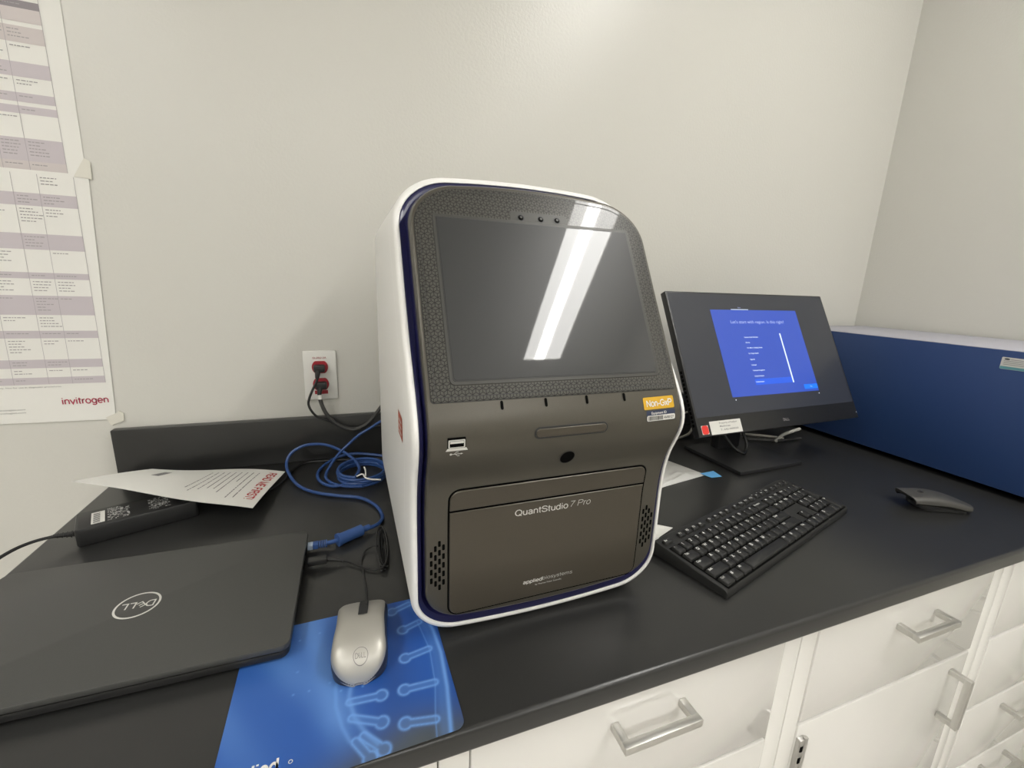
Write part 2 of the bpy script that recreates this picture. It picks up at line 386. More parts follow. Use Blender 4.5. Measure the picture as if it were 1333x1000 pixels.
# ------------------------------------------------------------ worktop and cabinets
wt = thing('worktop', 'long black epoxy resin worktop running along the back wall', 'worktop', (0, 0, CT))
obj('slab', MB().box(-.468, X1-.001, -.736, -.001, -.028, 0, .0055, seg=4), 'epoxy', wt)
bk = obj('backsplash', MB().box(-.463, X1-.001, -.0195, -.001, 0.0003, .1035, .002), 'epoxy', loc=(0, 0, CT)); tag(bk, 'black resin backsplash strip standing along the back wall', 'backsplash')

FY = -.718                      # the plane of the cabinet fronts
def handle_mb(vertical=False, L=.098):
    """square bar pull: two posts and a bar, centred at the origin, standing off in -y"""
    h = MB(); b = .0012
    if vertical:
        for s in (-1, 1): h.box(-.005, .005, -.029, 0, s*L/2-.005, s*L/2+.005, b)
        h.box(-.0052, .0052, -.0315, -.0215, -L/2-.0052, L/2+.0052, b)
    else:
        for s in (-1, 1): h.box(s*L/2-.005, s*L/2+.005, -.029, 0, -.005, .005, b)
        h.box(-L/2-.0052, L/2+.0052, -.0315, -.0215, -.0052, .0052, b)
    return h
def panel(name, x0, x1, z0, z1, root, ox):
    return obj(name, MB().box(x0-ox, x1-ox, FY, FY+.018, z0, z1, .0028), 'white_steel', root)
def hand(parent, x, z, ox, vertical=False):
    h = handle_mb(vertical); h.v = [v+Vector((x-ox, FY, z)) for v in h.v]
    obj('handle', h, 'nickel', parent)
def cabinet(x0, x1, label, fronts):
    ox = (x0+x1)/2
    t = thing('base_cabinet', label, 'cabinet', (ox, 0, 0), 0, 'white base cabinets under the worktop')
    b = MB(); w = x1-x0; zt = CT-.0285
    b.box(-w/2, w/2, FY+.022, -.02, .10, zt)                                        # carcass
    b.box(-w/2, w/2, FY+.10, -.02, 0, .10)
    f = .0325; g = .0008
    b.box(-w/2+g, -w/2+f, FY+.002, FY+.022, .10, zt, .001); b.box(w/2-f, w/2-g, FY+.002, FY+.022, .10, zt, .001)
    obj('carcass', b, 'cab_frame', t)
    return t, ox
G = .0022
def z_(v): return CT+v
# far left cabinet, mostly under the laptop
t, ox = cabinet(-.44, .06, 'white base cabinet farthest left, only a sliver showing below the mouse pad', None)
d = panel('drawer', -.4075, .0275, z_(-.214), z_(-.031), t, ox); hand(d, -.19, z_(-.085), ox)
d = panel('door', -.4075, .0275, z_(-.80), z_(-.219), t, ox); hand(d, -.02, z_(-.298), ox, True)
t, ox = cabinet(.06, .572, 'white base cabinet below the tall grey instrument, with the lowest drawer handle', None)
d = panel('drawer', .0935, .538, z_(-.214), z_(-.031), t, ox); hand(d, .316, z_(-.086), ox)
d = panel('door', .0935, .538, z_(-.80), z_(-.219), t, ox); hand(d, .145, z_(-.298), ox, True)
t, ox = cabinet(.572, 1.084, 'white base cabinet below the keyboard with one drawer over a door on a steel hinge', None)
d = panel('drawer', .606, 1.051, z_(-.216), z_(-.031), t, ox); hand(d, .8435, z_(-.093), ox)
d = panel('door', .606, 1.051, z_(-.80), z_(-.221), t, ox); hand(d, 1.003, z_(-.298), ox, True)
hg = MB(); hg.box(.607-ox, .621-ox, FY-.007, FY+.002, z_(-.320), z_(-.243), .002); hg.tube([(.618-ox, FY-.006, z_(-.322)), (.618-ox, FY-.006, z_(-.240))], .0035, 8, 1)
for k in range(3): hg.box(.6085-ox, .6135-ox, FY-.0078, FY-.0068, z_(-.264-k*.022), z_(-.254-k*.022), 0, 1)
obj('hinge', hg, ['steel', 'hole'], d)
t, ox = cabinet(1.084, 1.596, 'white base cabinet at the right edge, a stack of shallow drawers', None)
for a, b in ((-.031, -.211), (-.216, -.383), (-.388, -.552), (-.557, -.80)):
    d = panel('drawer', 1.117, 1.562, z_(b), z_(a), t, ox); hand(d, 1.311, z_(a-.034), ox)
tf = obj('filler_panel', MB().box(1.598, X1-.001, FY+.003, -.02, .0005, CT-.0285), 'cab_frame')
tag(tf, 'plain white filler panel between the last cabinet and the side wall', 'panel')

# ------------------------------------------------------------ the tall instrument
IX, IY = .2155, -.5861
inst = thing('laboratory_instrument', 'tall grey and white bench instrument with a tilted touch screen', 'instrument', (IX, IY, CT), R(.5))
PH = R(28.5); ZC = .4004
CTRL = [(-.02, -.036), (.03, -.0395), (.08, -.041), (.13, -.041), (.155, -.0412), (.17, -.042), (.19, -.0447), (.21, -.0497), (.23, -.0583), (.245, -.0645),
        (.2565, -.0668), (.266, -.0668), (.28, -.0632), (.292, -.0580), (.305, (.305-ZC)*math.tan(PH)), (.36, (.36-ZC)*math.tan(PH)), (.60, (.60-ZC)*math.tan(PH))]
def interp(C, z):
    if z <= C[0][0]: return C[0][1]
    for i in range(len(C)-1):
        if z <= C[i+1][0]:
            a, b = C[i], C[i+1]; p, q = C[max(i-1, 0)], C[min(i+2, len(C)-1)]
            h = b[0]-a[0]; t = (z-a[0])/h
            m0 = (b[1]-p[1])/(b[0]-p[0])*h if i else (b[1]-a[1]); m1 = (q[1]-a[1])/(q[0]-a[0])*h if i < len(C)-2 else (b[1]-a[1])
            return (2*t**3-3*t*t+1)*a[1]+(t**3-2*t*t+t)*m0+(-2*t**3+3*t*t)*b[1]+(t**3-t*t)*m1
    return C[-1][1]
def Yf(z): return interp(CTRL, z)
SB = [(0, .006), (.24, .006), (.28, .009), (.32, .016), (.36, .024), (.40, .028), (.50, .030), (.60, .030)]
def Yr(z): return Yf(z)+interp(SB, z)
def S3(x, z, off=0.):
    d = (Yf(z+.001)-Yf(z-.001))/.002; n = Vector((0, -1, d)).normalized()
    return Vector((x, Yf(z), z))+n*off
NS, NC, NT = 64, 14, 14
def outline(hw, z0, z1, rb, rt, kb, kt):
    """symmetric rounded outline starting at bottom centre, going right, up, over the top"""
    half = []
    for i in range(NT): half.append(((hw-rb)*i/NT, z0))
    for i in range(NC): a = R(-90+90*i/NC); half.append((hw-rb+rb*math.cos(a), z0+rb+rb*math.sin(a)))
    for i in range(NS): half.append((hw, z0+rb+(z1-rt-z0-rb)*i/NS))
    for i in range(NC): a = R(90*i/NC); half.append((hw-rt+rt*math.cos(a), z1-rt+rt*math.sin(a)))
    for i in range(NT+1): half.append(((hw-rt)*(1-i/NT), z1))
    zc = (z0+z1)/2; o = []
    for x, z in half:
        w = min(1, abs(z-zc)/(zc-z0)); w = w**6; k = -kt if z > zc else kb
        o.append((x, z+k*w*(x/hw)**2))
    return o, o+[(-x, z) for x, z in o[-2:0:-1]]
def out_i(i):   # i = inset from the shell's outside
    return outline(.168-i, .0035+i*1.1+(max(0, i-.008))*.9, .545-i*1.05, max(.052-i*.7, .012), max(.066-i*.9, .02), .010, .011)
def ring(i, fn): return [fn(x, z) for x, z in out_i(i)[1]]
def at(dy): return lambda x, z: Vector((x, Yr(z)+dy, z))
sh = MB()
back = .425
rs = []
for dy, i in ((back, .05), (back, .014), (back-.006, .005), (back-.018, 0)):
    rs.append([Vector((x, dy, z)) for x, z in out_i(i)[1]])
rs.append(ring(0, at(.10)))
rs += [ring(0, at(.009)), ring(.0010, at(.0045)), ring(.0024, at(.0014)), ring(.0042, at(.0002)), ring(.0062, at(0)), ring(.0071, at(.0006)), ring(.0075, at(.002)), ring(.0076, at(.012))]
sh.rings(rs, cap0=True)
obj('shell', sh, 'shell', inst, angle=40)
# the seam near the front of the shell
def fr0(i, k): return [Vector((x, Yf(z)*(1-k)+(Yr(z)+.012)*k, z)) for x, z in out_i(i)[1]]
obj('shell_seam', MB().rings([ring(-.0003, at(.0470)), ring(-.0003, at(.0455))]), 'seam', inst)
obj('navy_trim', MB().rings([ring(.0073, at(.006)), ring(.0074, at(.0022)), ring(.0084, at(.0018)), ring(.0115, at(.0030)), fr0(.0138, .80), fr0(.0147, .60), fr0(.0151, .42), fr0(.0160, .40)]), 'navy', inst)
def face_at0(dy): return lambda x, z: Vector((x, Yf(z)+dy, z))
def fr_(i, dyr):  # blend from rim depth to face depth
    return [Vector((x, Yf(z)*(1-dyr)+(Yr(z)+.012)*dyr, z)) for x, z in out_i(i)[1]]
fp = MB()
fp.rings([fr_(.0150, .9), fr_(.0152, .42), fr_(.0154, .11), fr_(.0166, .02), fr_(.0182, 0.0)])
half, full = out_i(.0182); nf = len(full); nh = len(half); MC = 16
rows = []
for i in range(1, nh-1):
    x, z = half[i]; rows.append([Vector((-x+2*x*j/MC, Yf(z), z)) for j in range(MC+1)])
vs = [Vector((0, Yf(half[0][1]), half[0][1]))]+[p for r in rows for p in r]+[Vector((0, Yf(half[-1][1]), half[-1][1]))]
fs = []; w1 = MC+1
for j in range(MC): fs.append((0, 1+j+1, 1+j)[::-1])
for i in range(len(rows)-1):
    for j in range(MC): a = 1+i*w1+j; fs.append((a, a+1, a+w1+1, a+w1))
l0 = 1+(len(rows)-1)*w1
for j in range(MC): fs.append((l0+j, l0+j+1, len(vs)-1))
fp.add(vs, fs)
obj('front_panel', fp, 'graphite', inst, angle=20)

def plate(rows, off, thick, m=10, inset=.0):
    """a plate laid on the front: rows = (z, x_left, x_right) from bottom to top"""
    mb = MB(); vs = []
    for z, a, b in rows:
        for j in range(m+1): vs.append(S3(a+(b-a)*j/m, z, off))
    n = len(rows); w = m+1
    fs = [(i*w+j, i*w+j+1, (i+1)*w+j+1, (i+1)*w+j) for i in range(n-1) for j in range(m)]
    mb.add(vs, fs)
    loop = [(rows[0][1]+(rows[0][2]-rows[0][1])*j/m, rows[0][0]) for j in range(m+1)]+[(r[2], r[0]) for r in rows[1:]] \
        + [(rows[-1][2]-(rows[-1][2]-rows[-1][1])*j/m, rows[-1][0]) for j in range(1, m+1)]+[(r[1], r[0]) for r in rows[-2:0:-1]]
    e = thick*.6; cx = sum(p[0] for p in loop)/len(loop); cz = sum(p[1] for p in loop)/len(loop)
    grow = lambda p, q: (p[0]+q*(1 if p[0] > cx else -1), p[1]+q*(1 if p[1] > cz else -1))
    mb.rings([[S3(*grow(p, .0), off) for p in loop], [S3(*grow(p, e*.5), off-thick*.25) for p in loop], [S3(*grow(p, e), off-thick) for p in loop]][::-1])
    return mb
def rr_rows(x0, x1, z0, z1, rb, rt, n=6, mid=10):
    r = []
    if rb > 0: r += [(z0+rb-rb*math.cos(R(90*k/n)), x0+rb-rb*math.sin(R(90*k/n)), x1-rb+rb*math.sin(R(90*k/n))) for k in range(n)]
    a, b = z0+rb, z1-rt
    r += [(a+(b-a)*k/mid, x0, x1) for k in range(mid+1)]
    if rt > 0: r += [(z1-rt+rt*math.sin(R(90*k/n)), x0+rt-rt*math.cos(R(90*k/n)), x1-rt+rt*math.cos(R(90*k/n))) for k in range(1, n+1)]
    return r
CP = math.cos(PH)
def zv(v): return ZC+v*CP
# patterned bezel that follows the rounded top of the panel
hb, _ = out_i(.0218)
def bez_rows(ins):
    h, _ = out_i(.0205+ins); zb = zv(-.1155)+ins
    r = [(zb+.004-.004*math.cos(R(22.5*k)), h[NT+NC][0]-.004+.004*math.sin(R(22.5*k))) for k in range(5)]
    r += [(z, x) for x, z in h[NT+NC:] if z > zb+.005]
    return [(z, -max(x, .0005), max(x, .0005)) for z, x in r]
obj('bezel_gap', plate(bez_rows(-.0010), .0004, .0004), 'black', inst)
bz = obj('display_bezel', plate(bez_rows(0), .0012, .0009), 'bezel', inst)
BR = bez_rows(.0034)
def edge_strip(rows, wd, off):
    mb = MB(); L = [(r[2], r[0]) for r in rows]
    P = [(-x, z) for x, z in L[::-1]]+L
    Q = [(x-wd*(1 if x > 0 else -1), z) for x, z in P]
    return P
def outline_strip(P, wd, off, closed=True):
    """thin raised line along a closed path P of (x, z) on the front"""
    n = len(P); inn = []
    for i in range(n):
        a, b = Vector(P[i-1]), Vector(P[(i+1) % n]); t = (b-a); t = t.normalized() if t.length > 1e-9 else Vector((1, 0)); nn = Vector((-t.y, t.x))
        inn.append((P[i][0]+nn.x*wd, P[i][1]+nn.y*wd))
    return MB().rings([[S3(x, z, off) for x, z in P], [S3(x, z, off) for x, z in inn]])
def loop_of(rows):
    return [(rows[0][1], rows[0][0])]+[(r[2], r[0]) for r in rows]+[(r[1], r[0]) for r in rows[:0:-1]]
obj('bezel_line', outline_strip(loop_of(bez_rows(.0036)), .0007, .0016), 'black', bz)
SW, SHT = .1232, .0942
obj('screen_rim', plate(rr_rows(-SW-.0045, SW+.0045, zv(-SHT-.0048), zv(SHT+.0048), .006, .003), .0020, .0009), 'graphite_side', inst)
obj('screen_border', plate(rr_rows(-SW-.0012, SW+.0012, zv(-SHT-.0012), zv(SHT+.0012), .003, .001), .0023, .0003), 'black', inst)
obj('display_screen', plate(rr_rows(-SW, SW, zv(-SHT), zv(SHT), .003, .001), .0026, .0006), 'scr_off', inst)
# camera bar: a smooth strip with three round sensors
obj('sensor_bar', plate(rr_rows(-.0345, .0405, zv(.0955+.0003), zv(.1120), .004, .004), .0016, .0005), 'graphite_side', inst)
for x, v in ((-.0215, .1035), (.0045, .1035), (.0265, .1040)):
    c = MB(); fn = lambda a, b, x=x, v=v: S3(x+a, zv(v+b), .0022)
    c.disc(0, 0, .0048, .0048, fn, 0, 24, .72); fn2 = lambda a, b, x=x, v=v: S3(x+a, zv(v+b), .0020)
    c.disc(0, 0, .0037, .0037, fn2, 1); c.disc(.0006, .0008, .0016, .0016, lambda a, b, x=x, v=v: S3(x+a, zv(v+b), .0024), 2)
    obj('sensor', c, ['black', 'hole', 'graphite_side'], inst, smooth=False)
for x in (-.0755, -.0255, .0245, .0735):
    c = MB(); fn = lambda a, b, x=x: S3(x+a, .2925+b, .0006)
    c.add([fn(a, b) for a, b in rr_pts(-.0016, .0016, -.0044, .0044, .00155)], [tuple(range(24))])
    obj('slot', c, 'hole', inst, smooth=False)
# pill shaped release bar
obj('release_bar_gap', plate(rr_rows(-.0409, .0489, .2551, .2681, .0062, .0062), .0004, .0003), 'black', inst)
obj('release_bar', plate(rr_rows(-.0385, .0465, .2575, .2657, .0040, .0040), .0012, .0012), 'graphite_door', inst)
c = MB(); c.disc(.0055, .226, .0089, .0084, lambda a, b: S3(a, b, .0005), 0, 32); c.disc(.0055, .226, .0095, .0090, lambda a, b: S3(a, b, .0007), 1, 32, .92)
obj('round_button', c, ['hole', 'black'], inst, smooth=False)
# usb port
u = MB(); fn = lambda a, b: S3(a, b, .0006)
u.rrect(-.1345, -.1158, .2532, .2655, .0008, fn, 0)
f2 = lambda a, b: S3(a, b, .0010)
u.add([f2(a, b) for a, b in ((-.1362, .2515), (-.1135, .2515), (-.1152, .2545), (-.1342, .2545))], [(0, 1, 2, 3)], 1)
u.rrect(-.1335, -.1165, .2548, .2632, .0008, f2, 1); f3 = lambda a, b: S3(a, b, .0013)
u.rect(-.1322, -.1178, .2558, .2622, f3, 0); f4 = lambda a, b: S3(a, b, .0016)
u.rect(-.1318, -.1182, .2596, .2620, f4, 1)
obj('usb_port', u, ['hole', 'silver_print'], inst, smooth=False)
u = MB(); fn = lambda a, b: S3(a, b, .0006)
u.rect(-.1300, -.1205, .2472, .2479, fn); u.disc(-.1306, .24755, .0012, .0012, fn, 0, 12)
u.add([fn(-.1205, .2466), fn(-.1180, .24755), fn(-.1205, .2485)], [(0, 1, 2)])
u.add([fn(-.1275, .2479), fn(-.1268, .2479), fn(-.1245, .2500), fn(-.1252, .2500)], [(0, 1, 2, 3)]); u.rect(-.1252, -.1228, .2495, .2502, fn)
u.add([fn(-.1262, .2472), fn(-.1255, .2472), fn(-.1232, .2452), fn(-.1239, .2452)], [(0, 1, 2, 3)]); u.rect(-.1239, -.1216, .2449, .2456, fn)
obj('usb_symbol', u, 'silver_print', inst, smooth=False)
# drawer door: an upper lip and a tall lower door
obj('door_gap', plate(rr_rows(-.1284, .1284, .0358, .1988, .0138, .0138), .0004, .0003), 'hole', inst)
obj('drawer_lip', plate(rr_rows(-.1258, .1258, .1726, .1958, 0, .0115), .0016, .0015), 'graphite_door', inst)
dd = obj('drawer_door', plate(rr_rows(-.1258, .1258, .0385, .1686, .0115, 0, mid=16), .0016, .0015), 'graphite_door', inst)
fn = lambda a, b: S3(a, b, .0019)
q = MB(); q.text('QuantStudio', .0078, fn, -.0500, .1530, bold=.006, width=.0690); q.text('7 Pro', .0078, fn, .0225, .1538, shear=.18, width=.0275, bold=-.007)
obj('model_lettering', q, 'silver_print', inst, smooth=False)
q = MB(); q.text('applied', .0048, fn, -.0355, .0585, bold=.02, width=.0255); q.text('biosystems', .0048, fn, -.0096, .0592, width=.0415, bold=-.006)
q.text('by Thermo Fisher Scientific', .0019, fn, -.0190, .0535, width=.036, bold=.008)
obj('maker_lettering', q, 'silver_print', inst, smooth=False)
for s in (-1, 1):
    v = MB()
    cols = [(-.1468, .1255, 4), (-.1421, .1320, 5), (-.1376, .1375, 6), (-.1331, .1325, 5)]
    for x, z1, n in cols:
        for k in range(n):
            zc = z1-k*.0110-.004
            v.add([S3(s*x+a, zc+b, .0006) for a, b in rr_pts(-.0015, .0015, -.0036, .0036, .0010, 3)], [tuple(range(16))])
    obj('vent', v, 'hole', inst, smooth=False)
# stickers on the front
st = MB(); fn = lambda a, b: S3(a, b, .0006)
a0 = R(-1.2)
st.rrect(.0985, .1420, .2772, .2906, .0015, lambda a, b: S3(a, b+(a-.12)*.02, .0006), 0)
st.text('Non-GxP', .0068, lambda a, b: S3(a, b+(a-.12)*.02, .0010), .1205, .2804, 1, 'C', bold=.014, width=.0365)
obj('orange_sticker', st, ['orange', 'label_white'], inst, smooth=False)
st = MB(); k2 = lambda o: (lambda a, b: S3(a, b+(a-.125)*.02, o))
st.rrect(.1015, .1425, .2638, .2758, .0012, k2(.0006), 0); st.rrect(.1019, .1421, .2640, .2704, .0018, k2(.0008), 1)
st.text('Equipment ID', .0028, k2(.0009), .119, .2717, 1, 'C', bold=.015, width=.0215)
st.text('AM00127', .0028, k2(.0011), .1255, .2656, 2, 'L', bold=.012, width=.0145)
xx = .1035; rnd = random.Random(3)
while xx < .1235:
    w_ = rnd.choice((.0004, .0006, .0009)); st.rect(xx, xx+w_, .2648, .2696, k2(.0010), 2); xx += w_+rnd.choice((.0004, .0006))
obj('equipment_label', st, ['label_navy', 'label_white', 'ink_dark'], inst, smooth=False)
st = MB(); side = lambda y, z: Vector((-.1684, y, z))
def sd(y, z): return Vector((-.1684, y, z))
st.add([sd(.016, .262), sd(.058, .262), sd(.058, .233), sd(.016, .233)], [(0, 1, 2, 3)], 0)
sd2 = lambda y, z: Vector((-.1687, y, z))
for k in range(3): st.add([sd2(.024, .2385+k*.007), sd2(.048, .2385+k*.007), sd2(.048, .2405+k*.007), sd2(.024, .2405+k*.007)], [(0, 1, 2, 3)], 1)
obj('warning_sticker', st, ['rust_sticker', 'label_white'], inst, smooth=False)
for sx in (-.12, .12):
    for sy in (.06, .37): obj('foot', MB().tube([(sx, sy, .0002), (sx, sy, .024)], .014, 16, 1), 'black', inst)

# ------------------------------------------------------------ monitor
MT = R(27.41); MX, MY, MZ = .926, -.3023, .2646
mon = thing('monitor', 'black flat screen monitor tilted back, showing a blue setup page', 'monitor', (MX, -.27, CT), R(2.05))
ND = Vector((0, -math.cos(MT), math.sin(MT))); UP = Vector((0, math.sin(MT), math.cos(MT))); PC = Vector((0, MY+.27, MZ))
def PM(u, v, off=0.): return PC+Vector((u, 0, 0))+UP*v+ND*off
def pf(off): return lambda u, v: PM(u, v, off)
def panel_box(u0, u1, v0, v1, o0, o1, b=0.):
    mb = MB().box(u0, u1, -o1, -o0, v0, v1, b); mb.v = [PM(p.x, p.z, -p.y) for p in mb.v]; return mb
HW, HH = .2635, .1662
hs = panel_box(-HW, HW, -HH, HH, -.016, 0, .0012)
hs2 = panel_box(-.20, .20, -.12, .11, -.045, -.015, .012); hs.add(hs2.v, hs2.f)
ho = obj('housing', hs, 'mon_black', mon)
obj('screen', panel_box(-HW+.0045, HW-.0045, -HH+.041, HH-.0045, -.001, .0004), 'scr_dark', mon, smooth=False)
wb = MB()
wb.add([pf(.0008)(u, v) for u, v in ((-.1445, -.0880), (.1445, -.0890), (.1445, .1220), (-.1450, .1220))], [(0, 1, 2, 3)], 0)
wb.rect(-.0630, .0610, -.0640, -.0500, pf(.0011), 1); wb.rect(.0960, .1435, -.0826, -.0712, pf(.0011), 2)
wb.rect(.0610, .0650, -.0640, .0610, pf(.0014), 3)
wb.text("Let's start with region. Is this right?", .0078, pf(.0012), -.0005, .0875, 4, 'C', width=.180)
for txt, w_, y in (('United Arab Emirates', .045, .0510), ('Ukraine', .0135, .0378), ('U.S. Minor Outlying Islands', .050, .0246), ('U.S. Virgin Islands', .032, .0108), ('Uganda', .015, -.0038), ('United', .0145, -.0175),
                   ('United Kingdom', .038, -.0308), ('United States', .030, -.0444), ('Uzbekistan', .026, -.0582)):
    wb.text(txt, .0030, pf(.0016), -.0605, y, 3, 'L', width=w_, bold=.01)
wb.text('Yes', .0032, pf(.0016), .120, -.0785, 3, 'C')
wb.rect(-.079, -.022, .1225, .1238, pf(.0009), 3); wb.text('Basics', .0028, pf(.0009), -.050, .1268, 4, 'C')
obj('setup_page', wb, ['scr_blue', 'scr_hl', 'scr_btn', 'scr_white', 'scr_pale'], mon, smooth=False)
for u, v in ((-.137, -.0945), (.141, -.0955), (.2585, -.152)): obj('light_dot', MB().disc(u, v, .0011, .0013, pf(.0014), 0, 10), 'led', mon, smooth=False)
lg = MB()
def dell(mb, fn, x, y, h, mi=0, rot=0, bold=.02):
    c, q = math.cos(rot), math.sin(rot)
    f = lambda a, b: fn(x+a*c-b*q, y+a*q+b*c)
    mb.text('D', h, f, -1.62*h, -.5*h, mi, 'L', bold=bold, width=.86*h); e, g = math.cos(R(38)), math.sin(R(38))
    mb.text('E', h*.86, lambda a, b: f(-.36*h+(a)*e-(b-.43*h)*g, (a)*g+(b-.43*h)*e), 0, 0, mi, 'C', bold=bold, width=.60*h)
    mb.text('L', h, f, .16*h, -.5*h, mi, 'L', bold=bold, width=.62*h); mb.text('L', h, f, .90*h, -.5*h, mi, 'L', bold=bold, width=.62*h)
dell(lg, pf(.0006), .004, -.1495, .0062, bold=.005)
obj('maker_logo', lg, 'rule', mon, smooth=False)
lb = MB(); lb.rrect(-.2290, -.1390, -.1642, -.1355, .001, pf(.0006), 0)
for t_, y in (('Property of Kallyor', -.1425), ('Medicines', -.1495), ('T: 646-440030', -.1570)): lb.text(t_, .0040, pf(.0009), -.2020, y, 1, 'L', bold=.01, width=.052 if t_[0] != 'M' else .030)
obj('asset_label', lb, ['label_white', 'ink'], mon, smooth=False)['label'] = 'white asset label'
rd = MB(); rd.rrect(-.2535, -.2345, -.1615, -.1425, .0008, pf(.0005), 1); rd.add([pf(.0008)(a, b) for a, b in rr_pts(-.2528, -.2352, -.1613, -.1427, .005)], [tuple(range(24))], 0)
obj('red_sticker', rd, ['red_sticker', 'label_white'], mon, smooth=False)
vt = MB()
for k in range(14): vt.add([Vector((-HW-.0002, *(PM(0, -.02-k*.009, -.006-j*.006)[1:]))) for j in (0, 1)]+[Vector((-HW-.0002, *(PM(0, -.026-k*.009, -.012+j*.006)[1:]))) for j in (0, 1)], [(0, 1, 2, 3)])
obj('side_vent', vt, 'hole', mon, smooth=False)
bs = MB().prism([(-.104, -.092), (.105, -.092), (.105, .085), (-.104, .085)], .0004, .0105, .002)
obj('stand_base', bs, 'stand_black', mon)
nk = MB().box(-.038, .038, .035, .062, .009, .30, .004); nk2 = MB().box(-.03, .03, -.005, .05, .215, .285, .005); nk.add(nk2.v, nk2.f)
obj('stand_neck', nk, 'stand_black', mon)
o_ = (.926, -.27, 0)
cb = MB().tube(shifted([(.868, -.215, .125), (.872, -.245, .075), (.886, -.262, .045), (.903, -.275, .024), (.922, -.283, .0150), (.938, -.277, .0200), (.944, -.268, .040), (.936, -.250, .075), (.925, -.225, .12)], o_), .0042, 8, 6)
obj('video_cable', cb, 'cord', mon)

def cable(name, label, cat, pts, r, m, flat=1.0, base=None):
    b = base or pts[0]; o = obj(name, MB().tube(shifted(pts, b), r, 8, 8, flat=flat), m, loc=(b[0], b[1], CT+b[2])); return tag(o, label, cat)
cable('cable', 'pale thin cable lying behind the monitor stand', 'cable', [(1.050, -.130, .0035), (1.110, -.160, .0035), (1.150, -.190, .004), (1.165, -.206, .0045)], .0035, 'white_cord')
cable('cable', 'pale flat cable end sticking out to the right below the monitor', 'cable', [(1.120, -.216, .0035), (1.170, -.196, .010), (1.215, -.190, .016), (1.248, -.190, .022)], .0045, 'white_cord', .5)
cable('cable', 'grey cable behind the stand, running under the pale cables', 'cable', [(1.010, -.155, .0035), (1.070, -.190, .0035), (1.140, -.214, .0035), (1.22, -.216, .0035)], .0032, 'grey_cord')
cable('cable', 'grey cable coming out between instrument and monitor', 'cable', [(.80, -.135, .0035), (.856, -.122, .0035), (.900, -.112, .008), (.925, -.10, .022)], .0035, 'white_cord')
cable('cable', 'black cable curving upright behind the left edge of the monitor', 'cable', [(.80, -.06, .0035), (.86, -.062, .0035), (.895, -.065, .03), (.905, -.075, .08), (.90, -.09, .13)], .004, 'cord')
cable('cable', 'short pale cable loop higher behind the left edge of the monitor', 'cable', [(.875, -.05, .004), (.895, -.055, .05), (.915, -.068, .058), (.945, -.066, .062)], .003, 'white_cord')

# ------------------------------------------------------------ blue box at the right wall
bx = thing('bench_analyzer', 'big dark blue box with a pale grey top against the side wall', 'instrument', (1.51, -.47, CT))
b = MB().box(1.313-1.51, 1.688-1.51, -1*.235, .435, .014, .3135, .0015); obj('blue_body', b, 'box_blue', bx)
obj('grey_top', MB().box(1.3135-1.51, 1.6875-1.51, -.2345, .4345, .3137, .3147, .0004), 'box_grey', bx)
lb = MB(); fn = lambda y, z: Vector((1.3128-1.51, -y, z)); L0 = .077
f2 = lambda y, z: Vector((1.3125-1.51, -y, z))
lb.add([fn(a, c) for a, c in rr_pts(L0, L0+.075, .274, .303-.0035, .002)], [tuple(range(24))], 0)
lb.rect(L0+.0005, L0+.0745, .2745, .2800, f2, 1)
lb.disc(L0+.0085, .2955, .0045, .0018, f2, 2, 16)
for k, (a, c) in enumerate(((.014, .052), (.004, .060), (.004, .064), (.004, .05))): lb.rect(L0+a, L0+c, .2945-k*.0036, .2955-k*.0036, f2, 3)
obj('service_label', lb, ['label_white', 'teal', 'ink_dark', 'ink'], bx, smooth=False)
for sx in (-.16, .16):
    for sy in (-.2, .4): obj('foot', MB().tube([(sx, sy, .0002), (sx, sy, .016)], .012, 12, 1), 'black', bx)

# ------------------------------------------------------------ keyboard
KP = .01905
kb = thing('keyboard', 'black full size keyboard lying in front of the monitor', 'keyboard', (.664, -.5545, CT), R(15.3))
def kz(y): return .0135+(y+.0635)/.127*.010          # upper face, rising to the back
case = MB()
prof = [(-.0635, .0015), (-.0635, .0095), (-.0615, .0130), (-.058, kz(-.058)), (.0605, kz(.0605)), (.0635, .0205), (.0635, .010), (.060, .0015)]
case.rings([[Vector((sx, y*k, .0015+(z-.0015)*k2)) for y, z in prof] for sx, k, k2 in ((-.2210, .985, .90), (-.2195, 1, 1), (.2195, 1, 1), (.2210, .985, .90))], cap0=True, cap1=True)
for sx in (-.18, .18): case.box(sx-.01, sx+.01, .045, .055, .0002, .004); case.box(sx-.01, sx+.01, -.055, -.045, .0002, .004)
obj('case', case, 'kb', kb)
def keycap(name, cx, cy, w, d, leg='', lh=.0042, sub=''):
    mb = MB(); z0 = kz(cy)-.0005; h = .0050; g = .0016; t = .0013
    def pt(dx, dy, dz): return Vector((cx+dx, cy+dy, z0+dz+(dy/.127)*.010))
    lo = rr_pts(-w/2+g, w/2-g, -d/2+g, d/2-g, .0012, 2); mi_ = rr_pts(-w/2+g+.0004, w/2-g-.0004, -d/2+g+.0004, d/2-g-.0004, .0012, 2)
    hi = rr_pts(-w/2+g+t, w/2-g-t, -d/2+g+t*.8, d/2-g-t*.8, .0014, 2)
    n = len(lo)
    mb.rings([[pt(x, y, 0) for x, y in lo], [pt(x, y, h*.75) for x, y in mi_], [pt(x, y, h) for x, y in hi]], cap1=True)
    if leg:
        mb.text(leg, lh, lambda a, b: pt(a, b, h+.00015), -w/2+g+t+.0012, d/2-g-t-lh-.0006, 1, 'L', bold=.02)
    if sub: mb.text(sub, lh*.8, lambda a, b: pt(a, b, h+.00015), -w/2+g+t+.0012, -d/2+g+t+.0006, 1, 'L', bold=.02)
    obj(name, mb, ['key', 'legend'], kb, angle=60)
KX0 = -.2143; YB = -.0505
